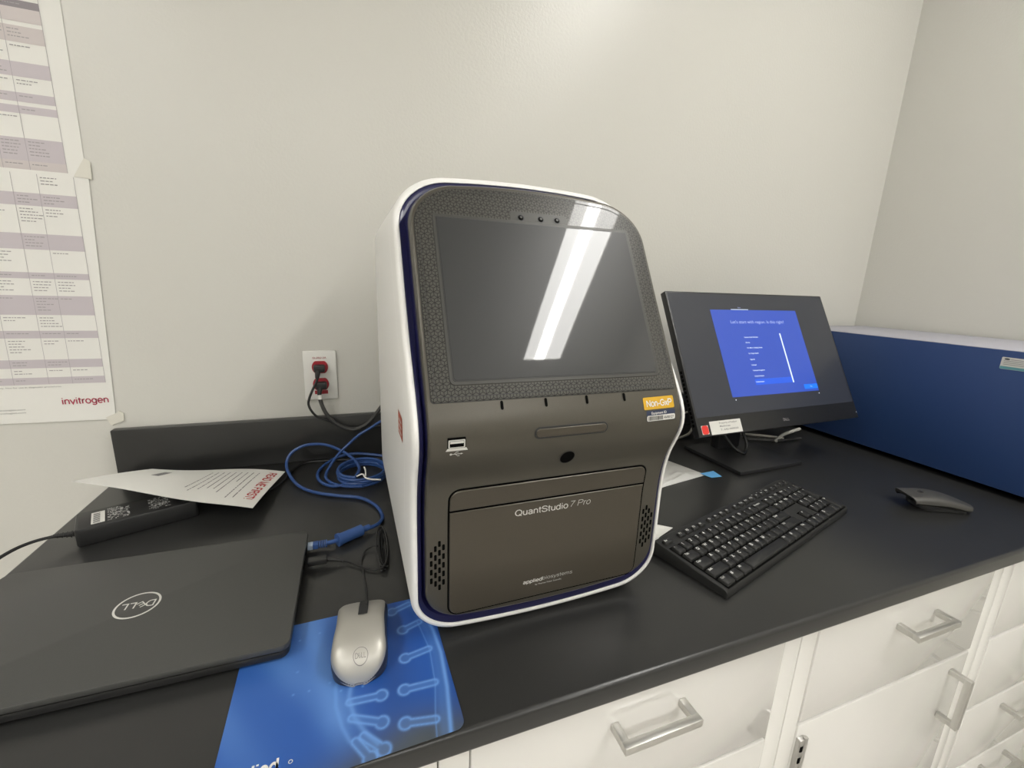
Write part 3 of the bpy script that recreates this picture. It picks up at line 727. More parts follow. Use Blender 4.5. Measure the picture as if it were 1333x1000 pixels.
def krow(r): return YB+r*KP
wl = MB()
for x0_, x1_, y0_, y1_ in ((-.05, 15.05, -.55, 4.55), (15.2, 18.3, 2.45, 4.55), (15.2, 18.3, -.55, .55), (16.2, 17.3, .5, 1.55), (18.45, 22.55, -.55, 4.55)):
    a_, b_ = YB+y0_*KP, YB+y1_*KP; wl.add([Vector((KX0+x0_*KP, a_, kz(a_)+.0002)), Vector((KX0+x1_*KP, a_, kz(a_)+.0002)), Vector((KX0+x1_*KP, b_, kz(b_)+.0002)), Vector((KX0+x0_*KP, b_, kz(b_)+.0002))], [(0, 1, 2, 3)])
obj('key_well', wl, 'hole', kb, smooth=False)
def put(r, u, items, name='key'):
    x = u
    for it in items:
        leg, w = (it, 1) if isinstance(it, str) else it[:2]
        nm = it[2] if not isinstance(it, str) and len(it) > 2 else name
        sh_ = 1.0
        keycap(nm, KX0+(x+w/2)*KP, krow(r), w*KP, KP, leg, .0050 if len(leg) < 2 else .0034)
        x += w
put(0, 0, [('Ctrl', 1.25), ('#', 1.25), ('Alt', 1.25), ('', 6.25, 'spacebar'), ('Alt', 1.25), ('#', 1.25), ('=', 1.25), ('Ctrl', 1.25)])
put(1, 0, [('Shift', 2.25, 'shift_key')]+list('ZXCVBNM,./')+[('Shift', 2.75, 'shift_key')])
put(2, 0, [('Caps', 1.75, 'caps_lock_key')]+list("ASDFGHJKL;'")+[('Enter', 2.25, 'enter_key')])
put(3, 0, [('Tab', 1.5, 'tab_key')]+list('QWERTYUIOP[]')+[('\\', 1.5)])
put(4, 0, list('`1234567890-=')+[('Backspace', 2, 'backspace_key')])
put(0, 15.25, ['<', 'v', '>']); put(1, 16.25, ['^']); put(3, 15.25, ['Del', 'End', 'PgD']); put(4, 15.25, ['Ins', 'Hm', 'PgU'])
put(0, 18.5, [('0', 2), '.']); put(1, 18.5, list('123')); put(2, 18.5, list('456')); put(3, 18.5, list('789')); put(4, 18.5, ['Num', '/', '*', '-'])
keycap('plus_key', KX0+22*KP, krow(2.5), KP, 2*KP, '+'); keycap('enter_key', KX0+22*KP, krow(.5), KP, 2*KP, 'Ent', .003)
fy = YB+5*KP+.0022; fd = .0125
keycap('escape_key', KX0+.55*KP, fy, 1.15*KP, fd, 'Esc', .0034)
for k in range(12):
    u = 2+k+(k//4)*.5
    keycap('function_key', KX0+(u+.5)*KP, fy, KP*.95, fd, 'F%d' % (k+1), .0034)
for k, l in enumerate(('Prt', 'Scr', 'Pau')): keycap('function_key', KX0+(15.25+k+.5)*KP, fy, KP*.95, fd, l, .003)
for k in range(4): keycap('media_key', KX0+(18.5+k+.5)*KP, fy, KP*.9, fd, '<', .003)
for k in range(3): obj('indicator_light', MB().disc(KX0+(15.6+k*1.0)*KP, fy+.0093, .0010, .0010, lambda a, b: Vector((a, b, kz(b)+.0003)), 0, 10), 'legend', kb, smooth=False)

# ------------------------------------------------------------ mice
def mouse_shell(L, Wd, H, prof, plan, nx=28, ny=40, rim=.25):
    """height field mouse: prof(t) height along the length (0 rear .. 1 front), plan(t) half width"""
    rows = []
    for j in range(ny+1):
        t = j/ny; hw = plan(t); hz = prof(t); row = []
        for i in range(nx+1):
            s = -1+2*i/nx; c = max(0., 1-abs(s)**2.6)
            row.append(Vector((hw*math.sin(s*math.pi/2)**1 if True else 0, (t-.5)*L, hz*(rim+(1-rim)*c**.55))))
        rows.append(row)
    return rows
def grid_faces(nr, nc): return [(i*nc+j, i*nc+j+1, (i+1)*nc+j+1, (i+1)*nc+j) for i in range(nr-1) for j in range(nc-1)]
m1 = thing('computer_mouse', 'silver wired mouse with dark sides resting on the blue mouse pad', 'mouse', (-.0075, -.605, CT+.0022), R(-4))
def mprof(t):
    if t < .38: return .0355*max(.02, 1-((.38-t)/.38)**2.6)**.62
    return .0355*(1-.50*((t-.38)/.62)**1.7)
def mplan(t):
    w_ = .0293-.0012*math.exp(-((t-.62)/.2)**2)
    if t < .24: w_ *= max(.0, 1-((.24-t)/.24)**2.4)**.42
    if t > .955: w_ *= 1-.16*((t-.955)/.045)**2
    return max(.004, w_)
LM = .103
def shell_grid(scale, zoff, tmin, tmax, smin, smax, rim, nx=26, ny=40):
    rows = []
    for j in range(ny+1):
        t = tmin+(tmax-tmin)*(j/ny)**1.9; hw = mplan(t)*scale; hz = mprof(t); row = []
        for i in range(nx+1):
            q_ = max(0., 1-t/.30); s = (smin-(.97+smin)*q_)+((smax+(.97-smax)*q_)-(smin-(.97+smin)*q_))*i/nx; c = max(0., 1-abs(s)**2.8)
            row.append(Vector((hw*math.sin(s*math.pi/2), (t-.5)*LM, zoff+hz*(rim+(1-rim)*c**.5))))
        rows.append(row)
    return rows
bodyrows = shell_grid(1.0, 0, 0, 1, -1, 1, .22)
mb = MB(); nr, nc = len(bodyrows), len(bodyrows[0]); mb.add([p for r in bodyrows for p in r], grid_faces(nr, nc))
edge = bodyrows[0]+[r[-1] for r in bodyrows[1:]]+bodyrows[-1][-2::-1]+[r[0] for r in bodyrows[-2:0:-1]]
mb.rings([[Vector((p.x*.96, p.y*.985, 0.0003)) for p in edge], edge], cap0=True)
obj('base_shell', mb, 'mouse_side', m1, angle=60)
tr = shell_grid(.99, .0012, .0012, .985, -.88, .74, .30); mb = MB(); mb.add([p for r in tr for p in r], grid_faces(len(tr), len(tr[0])))
e2 = tr[0]+[r[-1] for r in tr[1:]]+tr[-1][-2::-1]+[r[0] for r in tr[-2:0:-1]]
mb.rings([[Vector((p.x, p.y, p.z-.0035)) for p in e2], e2])
obj('silver_cover', mb, 'silver', m1, angle=50)
def on_m(x, y, off=.0):
    t = y/LM+.5; hw = mplan(t)*.985; s = math.asin(max(-1, min(1, x/hw)))/(math.pi/2); c = max(0, 1-abs(s)**2.8)
    return Vector((x, y, .0013+mprof(t)*(.30+.70*c**.5)+off))
sp = MB(); rws = [[on_m(-.0052+.0104*i/4+.002, .0105+.0400*j/10, .0008) for i in range(5)] for j in range(11)]
sp.add([p for r in rws for p in r], grid_faces(11, 5)); obj('centre_strip', sp, 'black', m1)
wh = MB(); wc = on_m(.002, .038)
wh.tube([wc+Vector((-.0035, 0, -.005)), wc+Vector((-.0025, 0, -.005)), wc+Vector((.0025, 0, -.005)), wc+Vector((.0035, 0, -.005))], .0085, 20, 1); obj('scroll_wheel', wh, 'cord', m1)
lg = MB(); fm = lambda x, y: on_m(x, y, .0005); lg.disc(.002, -.0405, .0076, .0058, fm, 0, 40, .92); dell(lg, fm, .0022, -.0405, .0034, bold=.004)
obj('maker_logo', lg, 'ink', m1, smooth=False)
def loc1(p):
    a = R(4); x, y = p[0]+.0075, p[1]+.605; return (x*math.cos(a)-y*math.sin(a), x*math.sin(a)+y*math.cos(a), p[2]-.0022)
cpts = [(.000, -.549, .012), (.001, -.535, .0085), (.0, -.50, .0022), (-.003, -.465, .0022), (-.005, -.445, .0022), (.000, -.421, .003), (.011, -.414, .006), (.020, -.420, .009)]
cd = MB().tube([loc1(p) for p in cpts], .0014, 8, 8)
loop = []
for k in range(6):
    rx, ry = .0035+.0016*(k % 4), .0505-.0025*(k % 3); ph0 = k*.25
    for j in range(14):
        a = 2*math.pi*j/14+ph0; loop.append((.0245+.0016*(k % 3)+rx*math.cos(a)+.004*math.sin(a)*.3+.0007*k, -.424+ry*math.sin(a), .0045+.0026*(k % 4)+.002*math.sin(a)))
cd.tube([loc1(p) for p in loop], .0013, 6, 3)
cd.tube([loc1(p) for p in [(.030, -.468, .006), (.012, -.470, .0035), (-.006, -.456, .0035), (-.026, -.440, .005), (-.046, -.4335, .009), (-.052, -.4335, .010)]], .0015, 8, 8)
obj('cord', cd, 'cord', m1)
pl = MB(); pl.tube([loc1(p) for p in [(-.030, -.439, .006), (-.040, -.4360, .008), (-.052, -.4340, .0100)]], lambda t: .0020+.0016*t, 10, 4)
pb = MB().box(-.026, 0, -.0068, .0068, -.004, .004, .0015); pb.v = [Vector(loc1((-.052+v.x, -.4340+v.y, .0105+v.z))) for v in pb.v]; pl.add(pb.v, pb.f)
obj('usb_plug', pl, 'black', m1)

m2 = thing('computer_mouse', 'charcoal wireless mouse near the front of the blue box', 'mouse', (1.102, -.596, CT), R(-26))
LM2 = .122
rows = []
for j in range(37):
    t = j/36; k = min(1, t/.55); ze = .0065+.0115*k*k*(3-2*k); zt = .009+.0235*math.sin(math.pi*(.05+.62*t)); row = []
    hw = .0295*(max(0, 1-(1-min(1, t/.42))**2.3)**.5*.93+.07)-.0015*max(0, (t-.6)/.4)
    for i in range(23):
        q_ = -1+2*i/22; c = max(0, 1-abs(q_)**2.5)**.6
        row.append(Vector(((.5-t)*LM2-.006*(1-abs(q_)**2)*(t > .97), hw*math.sin(q_*math.pi/2), ze+(zt-ze)*c)))
    rows.append(row)
mb = MB(); mb.add([p for r in rows for p in r], [f[::-1] for f in grid_faces(37, 23)])
ed = rows[0]+[r[-1] for r in rows[1:]]+rows[-1][-2::-1]+[r[0] for r in rows[-2:0:-1]]
mb.rings([[Vector((p.x*.97, p.y*.90, p.z-.0035)) for p in ed], ed], cap0=True)
obj('top_shell', mb, 'mouse_grey', m2, angle=60)
mb = MB().prism([(x, y) for x, y in rr_pts(-.042, .050, -.0215, .0215, .018)], .0003, .0060, .001); obj('base', mb, 'black', m2)
wh = MB().tube([(-.036, -.003, .0275), (-.036, .003, .0275)], .0068, 16, 1); obj('scroll_wheel', wh, 'black', m2)
obj('underbody', MB().prism(rr_pts(-.050, .048, -.0235, .0235, .016), .0058, .0150, .001), 'black', m2)

# ------------------------------------------------------------ mouse pad with its printed picture
pad = thing('mouse_pad', 'blue mouse pad printed with a microscope view, under the silver mouse', 'mouse pad', (-.0245, -.6405, CT), R(1.5))
PW, PD = .212, .190
obj('base', MB().prism(rr_pts(-PW/2, PW/2, -PD/2, PD/2, .009), .0003, .0014, 0), 'kb', pad)
def seg_d(px, py, ax, ay, bx_, by):
    vx, vy = bx_-ax, by-ay; t = max(0, min(1, ((px-ax)*vx+(py-ay)*vy)/(vx*vx+vy*vy))); return math.hypot(px-ax-t*vx, py-ay-t*vy)
HEADS = [((.040, -.594), (.060, -.587)), ((.038, -.636), (.065, -.631)), ((.033, -.675), (.064, -.676)), ((.030, -.711), (.058, -.716)),
         ((.010, -.674), (-.020, -.672)), ((.009, -.703), (-.018, -.690)), ((.009, -.729), (-.008, -.711)), ((-.003, -.733), (-.015, -.714)), ((.030, -.560), (.052, -.552))]
MEMR = [(.058, -.540), (.068, -.570), (.0745, -.605), (.0775, -.640), (.0755, -.685), (.070, -.729), (.068, -.745)]
THIN = [(.058, -.585), (.066, -.632), (.0645, -.677), (.058, -.715), (.056, -.735)]
MEML = [(-.022, -.630), (-.019, -.650), (-.021, -.668), (-.016, -.690), (-.006, -.709), (.004, -.722)]
BODY = [(-.024, -.625), (-.034, -.650), (-.033, -.673), (-.027, -.696), (-.020, -.712)]
def path_d(P, x, y): return min(seg_d(x, y, *P[i], *P[i+1]) for i in range(len(P)-1))
def g_(d, w): return math.exp(-(d/w)**2)
def pad_colour(X, Y):
    c0 = Vector((.012, .075, .32)); dark = Vector((.008, .042, .18)); lite = Vector((.135, .30, .66)); gray = Vector((.060, .072, .080))
    c = c0.copy()
    st = math.sin((X*.8+Y*.55)*90)*.5+.5; fade = max(0, min(1, (.0-X)/.09)); hgt = max(0, min(1, (Y+.75)/.12))
    c = c.lerp(lite, (.34*st**2+.10)*fade*hgt)
    c = c.lerp(lite, .50*g_(X+.040+(Y+.65)*.25, .016)*max(0, min(1, (Y+.735)/.05)))
    c = c.lerp(dark, .55*g_(X-.022, .02)*g_(Y+.64, .07))
    c = c.lerp(dark, .5*g_(X-.085, .012))
    gr = g_(Y+.748, .026)*max(0, min(1, (X+.075)/.06)); c = c.lerp(gray, min(1, .95*gr))
    gr = g_(X-.045, .045)*g_(Y+.735, .030); c = c.lerp(gray, .95*gr)
    c = c.lerp(lite, .75*g_(path_d(MEMR, X, Y), .0022)+.22*g_(path_d(MEMR, X+.006, Y), .006)) if X > .03 else c
    c = c.lerp(lite, .45*g_(path_d(THIN, X, Y), .0007))
    c = c.lerp(lite, .55*g_(path_d(MEML, X, Y), .0025)); c = c.lerp(lite, .5*g_(path_d(BODY, X, Y), .002))
    for (hx, hy), (sx, sy) in HEADS:
        dh = math.hypot(X-hx, Y-hy)
        if dh > .05: continue
        ds = seg_d(X, Y, hx, hy, sx, sy)
        d = min(dh-.0062, ds-.0036)
        c = c.lerp(lite, .62*g_(d, .0014)+(.22 if d < 0 else 0))
    for k in SPK:
        c = c.lerp(lite, .7*g_(math.hypot(X-k[0], Y-k[1]), .0012))
    return c
rk = random.Random(5); SPK = [(rk.uniform(-.075, .0), rk.uniform(-.67, -.56)) for _ in range(16)]
NXP, NYP = 230, 206
me = bpy.data.meshes.new('printed_top'); V = []; Cc = []
ca, sa = math.cos(R(1.5)), math.sin(R(1.5)); rc = .009
for j in range(NYP+1):
    for i in range(NXP+1):
        x = -PW/2+PW*i/NXP; y = -PD/2+PD*j/NYP
        ax, ay = abs(x)-(PW/2-rc), abs(y)-(PD/2-rc)
        if ax > 0 and ay > 0:
            q = max(ax, ay)/math.hypot(ax, ay); x = math.copysign(PW/2-rc+ax*q, x); y = math.copysign(PD/2-rc+ay*q, y)
        V.append((x, y, .0016)); X = -.0245+x*ca-y*sa; Y = -.6405+x*sa+y*ca; Cc.append(pad_colour(X, Y))
me.from_pydata(V, [], grid_faces(NYP+1, NXP+1)); at_ = me.color_attributes.new('print', 'FLOAT_COLOR', 'POINT')
for i, c in enumerate(Cc): at_.data[i].color = (c.x, c.y, c.z, 1)
pm = mat('pad_print', (.03, .12, .47), .5); n_ = pm.node_tree.nodes.new('ShaderNodeVertexColor'); n_.layer_name = 'print'
pm.node_tree.links.new(n_.outputs['Color'], pm.node_tree.nodes['Principled BSDF'].inputs['Base Color'])
me.materials.append(pm); po = bpy.data.objects.new('printed_top', me); COL.objects.link(po); po.parent = pad
q = MB(); q.text('applied', .0125, top(.0019), -.1000, -.0780, bold=.02, width=.0445)
q.disc(-.0460, -.0725, .0018, .0018, top(.0019), 0, 16, .7)
obj('print_lettering', q, 'label_white', pad, smooth=False)

# ------------------------------------------------------------ laptop
LX0, LX1, LY0, LY1 = -.442, -.0815, -.6000, -.3655
lap = thing('laptop', 'closed charcoal laptop at the left front of the worktop', 'laptop', ((LX0+LX1)/2, (LY0+LY1)/2, CT))
hx, hy = (LX1-LX0)/2, (LY1-LY0)/2
def lap_pts(ins): return rr_pts(-hx+ins, hx-ins, -hy+ins, hy-ins, .010, 6)
obj('base', MB().prism(lap_pts(.0015), .0042, .0135, .0025), 'laptop_edge', lap)
obj('lid', MB().prism(lap_pts(0), .0150, .0222, .0016), 'laptop', lap)
obj('hinge_gap', MB().prism(lap_pts(.004), .0130, .0155), 'hole', lap)
for sx in (-1, 1):
    for sy in (-1, 1): obj('foot', MB().box(sx*(hx-.03)-.02, sx*(hx-.03)+.02, sy*(hy-.02)-.004, sy*(hy-.02)+.004, .0022 if (sx > 0 and sy < 0) else .0003, .0052), 'black', lap)
lg = MB(); lr = R(180); cx, cy = -.2595-(LX0+LX1)/2, -.4815-(LY0+LY1)/2
lg.disc(cx, cy, .0228, .0228, top(.0224), 0, 48, .90); dell(lg, top(.0224), cx, cy, .0108, rot=lr, bold=.010)
obj('maker_logo', lg, 'silver_print', lap, smooth=False)
pt_ = MB(); xr = hx-.0014
for y0, y1, z0, z1 in ((-.398, -.383, .005, .013), (-.412, -.404, .007, .012), (-.445, -.430, .006, .0125)):
    a, b_ = y0-(LY0+LY1)/2, y1-(LY0+LY1)/2; pt_.box(xr-.001, xr+.0006, a, b_, z0, z1)
obj('port', pt_, 'hole', lap)

# ------------------------------------------------------------ power adapter and paper
PA = math.atan2(.057, .139); px, py = -.3505, -.2240
ad = thing('power_adapter', 'black laptop power brick partly under the curled paper sheet', 'power adapter', (px, py, CT), PA)
obj('brick', MB().prism(rr_pts(-.0765, .0765, -.033, .033, .005), .0003, .0300, .003), 'black', ad)
lb = MB(); lb.rrect(-.058, -.042, -.025, .018, .001, top(.0303), 0)
for k in range(8): lb.rect(-.0555, -.0475, -.022+k*.0046, -.0195+k*.0046, top(.0305), 1)
obj('barcode_label', lb, ['label_white', 'ink_dark'], ad, smooth=False)
rk = random.Random(9)
for x0_, x1_ in ((-.039, -.012), (.012, .040)):
    lb = MB()
    for k in range(11):
        yy = -.024+k*.0042; xa = x0_
        while xa < x1_-.002:
            w_ = rk.uniform(.0012, .0042)
            if rk.random() < .72: lb.rect(xa, min(xa+w_, x1_), yy, yy+rk.choice((.0012, .0022, .0034)), top(.0303), 0)
            xa += w_+.0008
    obj('rating_print', lb, 'bright_print', ad, smooth=False)
ia = lambda p: ((p[0]-px)*math.cos(PA)+(p[1]-py)*math.sin(PA), -(p[0]-px)*math.sin(PA)+(p[1]-py)*math.cos(PA), p[2])
dc = MB().tube([ia(p) for p in [(-.417, -.262, .015), (-.428, -.266, .017), (-.440, -.272, .020)]], lambda t: .0045-.0018*t, 10, 4)
for k in range(4): dc.tube([ia(p) for p in [(-.421-k*.0045, -.2635-k*.0018, .0155+k*.001), (-.4225-k*.0045, -.264-k*.0018, .0158+k*.001)]], .0052-.0005*k, 10, 1)
dc.tube([ia(p) for p in [(-.438, -.271, .0195), (-.455, -.286, .0225), (-.468, -.306, .0230), (-.478, -.335, .020), (-.484, -.365, .013), (-.490, -.40, .008), (-.495, -.44, .004)]], .0024, 8, 8)
obj('dc_cord', dc, 'cord', ad)
cable_later = [(-.276, -.193, .016), (-.258, -.185, .012), (-.220, -.172, .0030), (-.175, -.160, .0028), (-.150, -.120, .0028), (-.140, -.075, .0028), (-.118, -.036, .0028), (-.075, -.034, .0028), (-.030, -.040, .0028), (.03, -.05, .0028), (.055, -.052, .0028)]
cable('cable', 'thin black cord running from the power brick along the foot of the backsplash', 'cable', cable_later, .0026, 'cord')

A_, B_, C_, D_ = Vector((-.4385, -.2080, .0795)), Vector((-.3990, -.0345, .0210)), Vector((-.1500, -.0890, .0130)), Vector((-.1770, -.2680, .0250))
def sheet(u, v):   # u along the length (tip -> heading), v from the near edge to the far edge
    p = A_.lerp(D_, u).lerp(B_.lerp(C_, u), v)
    sag = -.003*math.sin(u*math.pi)*(1-.75*v); curl = -.003*max(0, (u-.75)/.25)**2
    p = p+Vector((0, 0, sag+curl+.002*math.sin(u*7+v*3))); return p
pc = Vector(((A_.x+C_.x)/2, (A_.y+C_.y)/2, 0))
ps = thing('paper_sheet', 'curled white printed sheet headed READ ME FIRST lying on the power brick', 'paper', (pc.x, pc.y, CT))
def sf(off): return lambda u, v: sheet(u, v)-pc+Vector((0, 0, off))
mb = MB(); N = 26
top_ = [sf(.0004)(i/N, j/N) for j in range(N+1) for i in range(N+1)]; bot = [sf(0)(i/N, j/N) for j in range(N+1) for i in range(N+1)]
mb.add(top_, grid_faces(N+1, N+1)); mb.add(bot, [f[::-1] for f in grid_faces(N+1, N+1)])
bi = [i for i in range(N+1)]+[(j+1)*(N+1)-1 for j in range(1, N+1)]+[N*(N+1)+i for i in range(N-1, -1, -1)]+[j*(N+1) for j in range(N-1, 0, -1)]
mb.rings([[bot[i] for i in bi], [top_[i] for i in bi]])
obj('sheet', mb, 'paper', ps, angle=80)
pr = MB(); fu = lambda a, b: sf(.0008)(1-b, 1-a)            # a runs along the heading, b down the page
pr2 = lambda a, b: sf(.0008)(a, b)
vs_, fs_ = stroke_text('READ ME FIRST!', .19)
w_ = max(v[0] for v in vs_)
pr.add([sf(.0008)(.905+v[1]*.055, .90-v[0]/w_*.74) for v in vs_], fs_, 0)
obj('red_heading', pr, 'red_ink', ps, smooth=False); pr = MB()
rk = random.Random(2)
for k in range(9):
    u0 = .835-k*.043; ln = rk.uniform(.45, .72)
    if k in (2,): ln = .3
    n_seg = 16
    for q_ in range(n_seg):
        v0 = .86-ln*q_/n_seg; v1 = v0-ln/n_seg*rk.choice((.7, .85, 1.0))
        pr.add([sf(.0008)(u0, v0), sf(.0008)(u0+.0075, v0), sf(.0008)(u0+.0075, v1), sf(.0008)(u0, v1)], [(0, 1, 2, 3)], 1)
for q_ in range(8): pr.add([sf(.0008)(.17+a, .60+q_*.028+b) for a, b in ((0, 0), (.05, 0), (.05, .024), (0, .024))], [(0, 1, 2, 3)], 1)
obj('body_text', pr, ['red_ink', 'ink'], ps, smooth=False)

# ------------------------------------------------------------ blue network cable
o_ = (-.02, -.2, 0)
nc_ = thing('network_cable', 'blue network cable in loops between the backsplash and the laptop', 'cable', (o_[0], o_[1], CT))
A1 = [(.006, -.363, .0085), (.018, -.358, .008), (.028, -.345, .006), (.0335, -.322, .0045), (.025, -.282, .0042), (-.001, -.243, .0042), (-.043, -.221, .0042), (-.085, -.195, .0042), (-.118, -.157, .005),
      (-.140, -.108, .010), (-.149, -.070, .020), (-.139, -.056, .038), (-.111, -.052, .051), (-.073, -.055, .050), (-.038, -.066, .036), (-.012, -.090, .022), (-.002, -.118, .012), (-.010, -.150, .008), (-.027, -.176, .0065),
      (-.054, -.177, .0045), (-.078, -.148, .0042), (-.086, -.105, .0042), (-.075, -.068, .006), (-.050, -.045, .012), (-.013, -.040, .016), (.035, -.045, .010), (.07, -.06, .006)]
A2 = [(.075, -.085, .112), (.052, -.078, .104), (.026, -.070, .086), (.0, -.068, .070), (-.022, -.066, .050), (-.042, -.072, .033), (-.060, -.095, .016), (-.069, -.130, .006), (-.055, -.163, .0045), (-.030, -.184, .0045), (.0, -.196, .006)]
for k in range(4):
    for j in range(10):
        a = -math.pi/2+2*math.pi*j/10+k*.12; q_ = .0480-.0020*(k % 2)+.0006*k
        A2.append((.004+q_*math.cos(a), -.140+q_*1.10*math.sin(a), .0045+.0048*k+.0048*j/10))
obj('jacket', MB().tube(shifted(A1, o_), .0032, 8, 7), 'blue_cable', nc_)
obj('coil', MB().tube(shifted(A2, o_), .0030, 8, 6), 'blue_cable', nc_)
br = MB().tube(shifted([(.010, -.361, .0095), (.004, -.364, .0095), (-.003, -.3675, .0095)], o_), .0050, 12, 2)
br.tube(shifted([(-.002, -.367, .0095), (-.003, -.3675, .0095), (-.024, -.379, .0095), (-.035, -.385, .0095), (-.036, -.3855, .0095)], o_), lambda t: .0092, 14, 1)
br.tube(shifted([(-.035, -.385, .0095), (-.039, -.387, .0095)], o_), .0105, 14, 1)
obj('barrel', br, 'blue_plug', nc_)
bt = MB().tube(shifted([(-.038, -.3865, .0095), (-.048, -.390, .010), (-.056, -.391, .010)], o_), .0034, 10, 4)
for k in range(5): bt.tube(shifted([(-.054-k*.003, -.3908, .0098), (-.0558-k*.003, -.3908, .0098)], o_), .0058, 10, 1)
pb = MB().box(-.074, -.066, -.3965, -.3850, .0055, .0135, .001); pb.v = [v-Vector(o_) for v in pb.v]; bt.add(pb.v, pb.f)
obj('plug_boot', bt, 'blue_plug', nc_)
pb = MB().box(-.0815, -.074, -.3965, -.3850, .0055, .0130, .0006); pb.v = [v-Vector(o_) for v in pb.v]; obj('plug', pb, 'clear_plug', nc_)
tie = MB().tube(shifted([(-.008, -.187, .024), (.004, -.186, .0275), (.010, -.196, .023), (.022, -.202, .021), (.038, -.210, .022)], o_), .0016, 6, 5)
tie.tube(shifted([(.010, -.190, .024), (.010, -.178, .032), (.008, -.170, .036)], o_), .0015, 6, 4)
obj('twist_tie', tie, 'white', nc_)

# ------------------------------------------------------------ wall outlet and its plugs
ol = thing('wall_outlet', 'white wall outlet plate with two red receptacles above the backsplash', 'outlet', (-.0748, -.0005, CT+.198))
obj('cover_plate', MB().box(-.0345, .0345, -.0055, 0, -.0565, .0565, .0025), 'white', ol)
for z in (.0195, -.0195):
    r = MB(); pts = [(.0168*math.cos(a), max(-.0138, min(.0138, .0172*math.sin(a)))) for a in [2*math.pi*k/32 for k in range(32)]]
    r.rings([[Vector((x, -.0050, z+y)) for x, y in pts], [Vector((x, -.0085, z+y)) for x, y in pts]], cap1=True); r.f[-1] = r.f[-1][::-1]
    obj('receptacle', r, 'outlet_red', ol)
q = MB(); q.text('EL2B2-2A', .0038, front(-.0058), 0, .0385, 0, 'C', bold=.01, width=.028)
obj('red_marking', q, 'outlet_red', ol, smooth=False); obj('red_tag', MB().rect(-.014, .0135, -.0430, -.0345, front(-.0058), 0), 'outlet_red', ol, smooth=False)
def plug(z, dx):
    p = MB().box(-.0115+dx, .0115+dx, -.026, -.0087, z-.009, z+.007, .003); p.tube([(dx-.002, -.020, z-.003), (dx-.004, -.024, z-.014), (dx-.005, -.025, z-.022)], lambda t: .0062-.0022*t, 10, 4); return p
pc1 = thing('mains_lead', 'black power cord plugged into the upper red receptacle', 'power cord', (-.0748, -.0005, CT+.2175))
obj('plug', plug(0, -.001), 'black', pc1)
q1 = [(-.0800, -.0255, .196), (-.0830, -.026, .187), (-.0915, -.028, .170), (-.0990, -.030, .152), (-.1015, -.030, .139), (-.0970, -.030, .124), (-.0860, -.030, .109), (-.066, -.030, .099), (-.046, -.029, .088), (-.020, -.029, .078), (.02, -.029, .074), (.07, -.03, .078)]
obj('cord', MB().tube(shifted(q1, (-.0748, -.0005, .2175)), .0026, 8, 8), 'cord', pc1)
pc2 = thing('mains_lead', 'thick dark grey power cord plugged into the lower red receptacle', 'power cord', (-.0748, -.0005, CT+.1785))
obj('plug', plug(0, .001), 'black', pc2)
q2 = [(-.0780, -.0255, .157), (-.0770, -.026, .145), (-.0715, -.029, .126), (-.0620, -.031, .108), (-.0430, -.032, .087), (-.0130, -.033, .0735), (.0100, -.033, .079), (.0280, -.033, .092), (.0530, -.033, .124), (.075, -.035, .15)]
obj('cord', MB().tube(shifted(q2, (-.0748, -.0005, .1785)), .0042, 10, 8), 'grey_cord', pc2)
tg = MB().tube(shifted([(-.0778, -.0256, .158), (-.0772, -.026, .148)], (-.0748, -.0005, .1785)), .0050, 10, 1); obj('cord_tag', tg, 'white', pc2)

# ------------------------------------------------------------ wall chart of two taped sheets
def wall_sheet(name, label, quad, rows, cols, right, zr, extra=None):
    """a printed sheet on the wall: quad = outline (x, z); rows = (z_top, z_bottom, material) bands"""
    t = thing(name, label, 'chart', (sum(p[0] for p in quad)/len(quad), -.0005, CT+sum(p[1] for p in quad)/len(quad)), 0, 'sheets of the wall chart')
    ox, oz = t.location.x, t.location.z-CT
    mb = MB(); yq = [-.0012]*len(quad)
    mb.add([Vector((x-ox, -.0011, z-oz)) for x, z in quad]+[Vector((x-ox, .0003, z-oz)) for x, z in quad], [(0, 1, 2, 3), (7, 6, 5, 4)]+[(k, 4+k, 4+(k+1) % 4, (k+1) % 4) for k in range(4)])
    obj('sheet', mb, 'paper', t, smooth=False)
    return t, ox, oz
def slant(z): return -.4295-(0.83-z)*.040                   # right edge of the printed table drifts left going down
names = {'d': 1, 'p': 2, 'l': 3, 'w': None}
def fill_rows(mb, bands, ox, oz, rnd, tx):
    for zt, zb, k in bands:
        f = lambda x, z: Vector((x-ox, -.0014, z-oz)); f2 = lambda x, z: Vector((x-ox, -.0016, z-oz))
        if names[k] is not None: mb.add([f(-.95, zt), f(tx(zt), zt), f(tx(zb), zb), f(-.95, zb)][::-1], [(0, 1, 2, 3)], names[k])
        # thin column rules
        for c in (-.050, -.085, -.135, -.185, -.235, -.30, -.36):
            mb.add([f2(tx(zt)+c, zt), f2(tx(zt)+c+.0006, zt), f2(tx(zb)+c+.0006, zb), f2(tx(zb)+c, zb)][::-1], [(0, 1, 2, 3)], 4)
            z = zt-.006; n = 0
            while z > zb+.004 and n < 5 and rnd.random() < .78:
                x = tx(z)+c+.004; ln = rnd.uniform(.010, .030)
                while ln > 0:
                    w = rnd.uniform(.002, .006); mb.add([f2(x, z), f2(x+w, z), f2(x+w, z+.0015), f2(x, z+.0015)], [(0, 1, 2, 3)], 0); x += w+.0012; ln -= w+.0012
                z -= .0052; n += 1
    zt, zb = bands[0][0], bands[-1][1]
    mb.add([f2(tx(zt), zt), f2(tx(zt)+.0006, zt), f2(tx(zb)+.0006, zb), f2(tx(zb), zb)][::-1], [(0, 1, 2, 3)], 4)
rnd = random.Random(11)
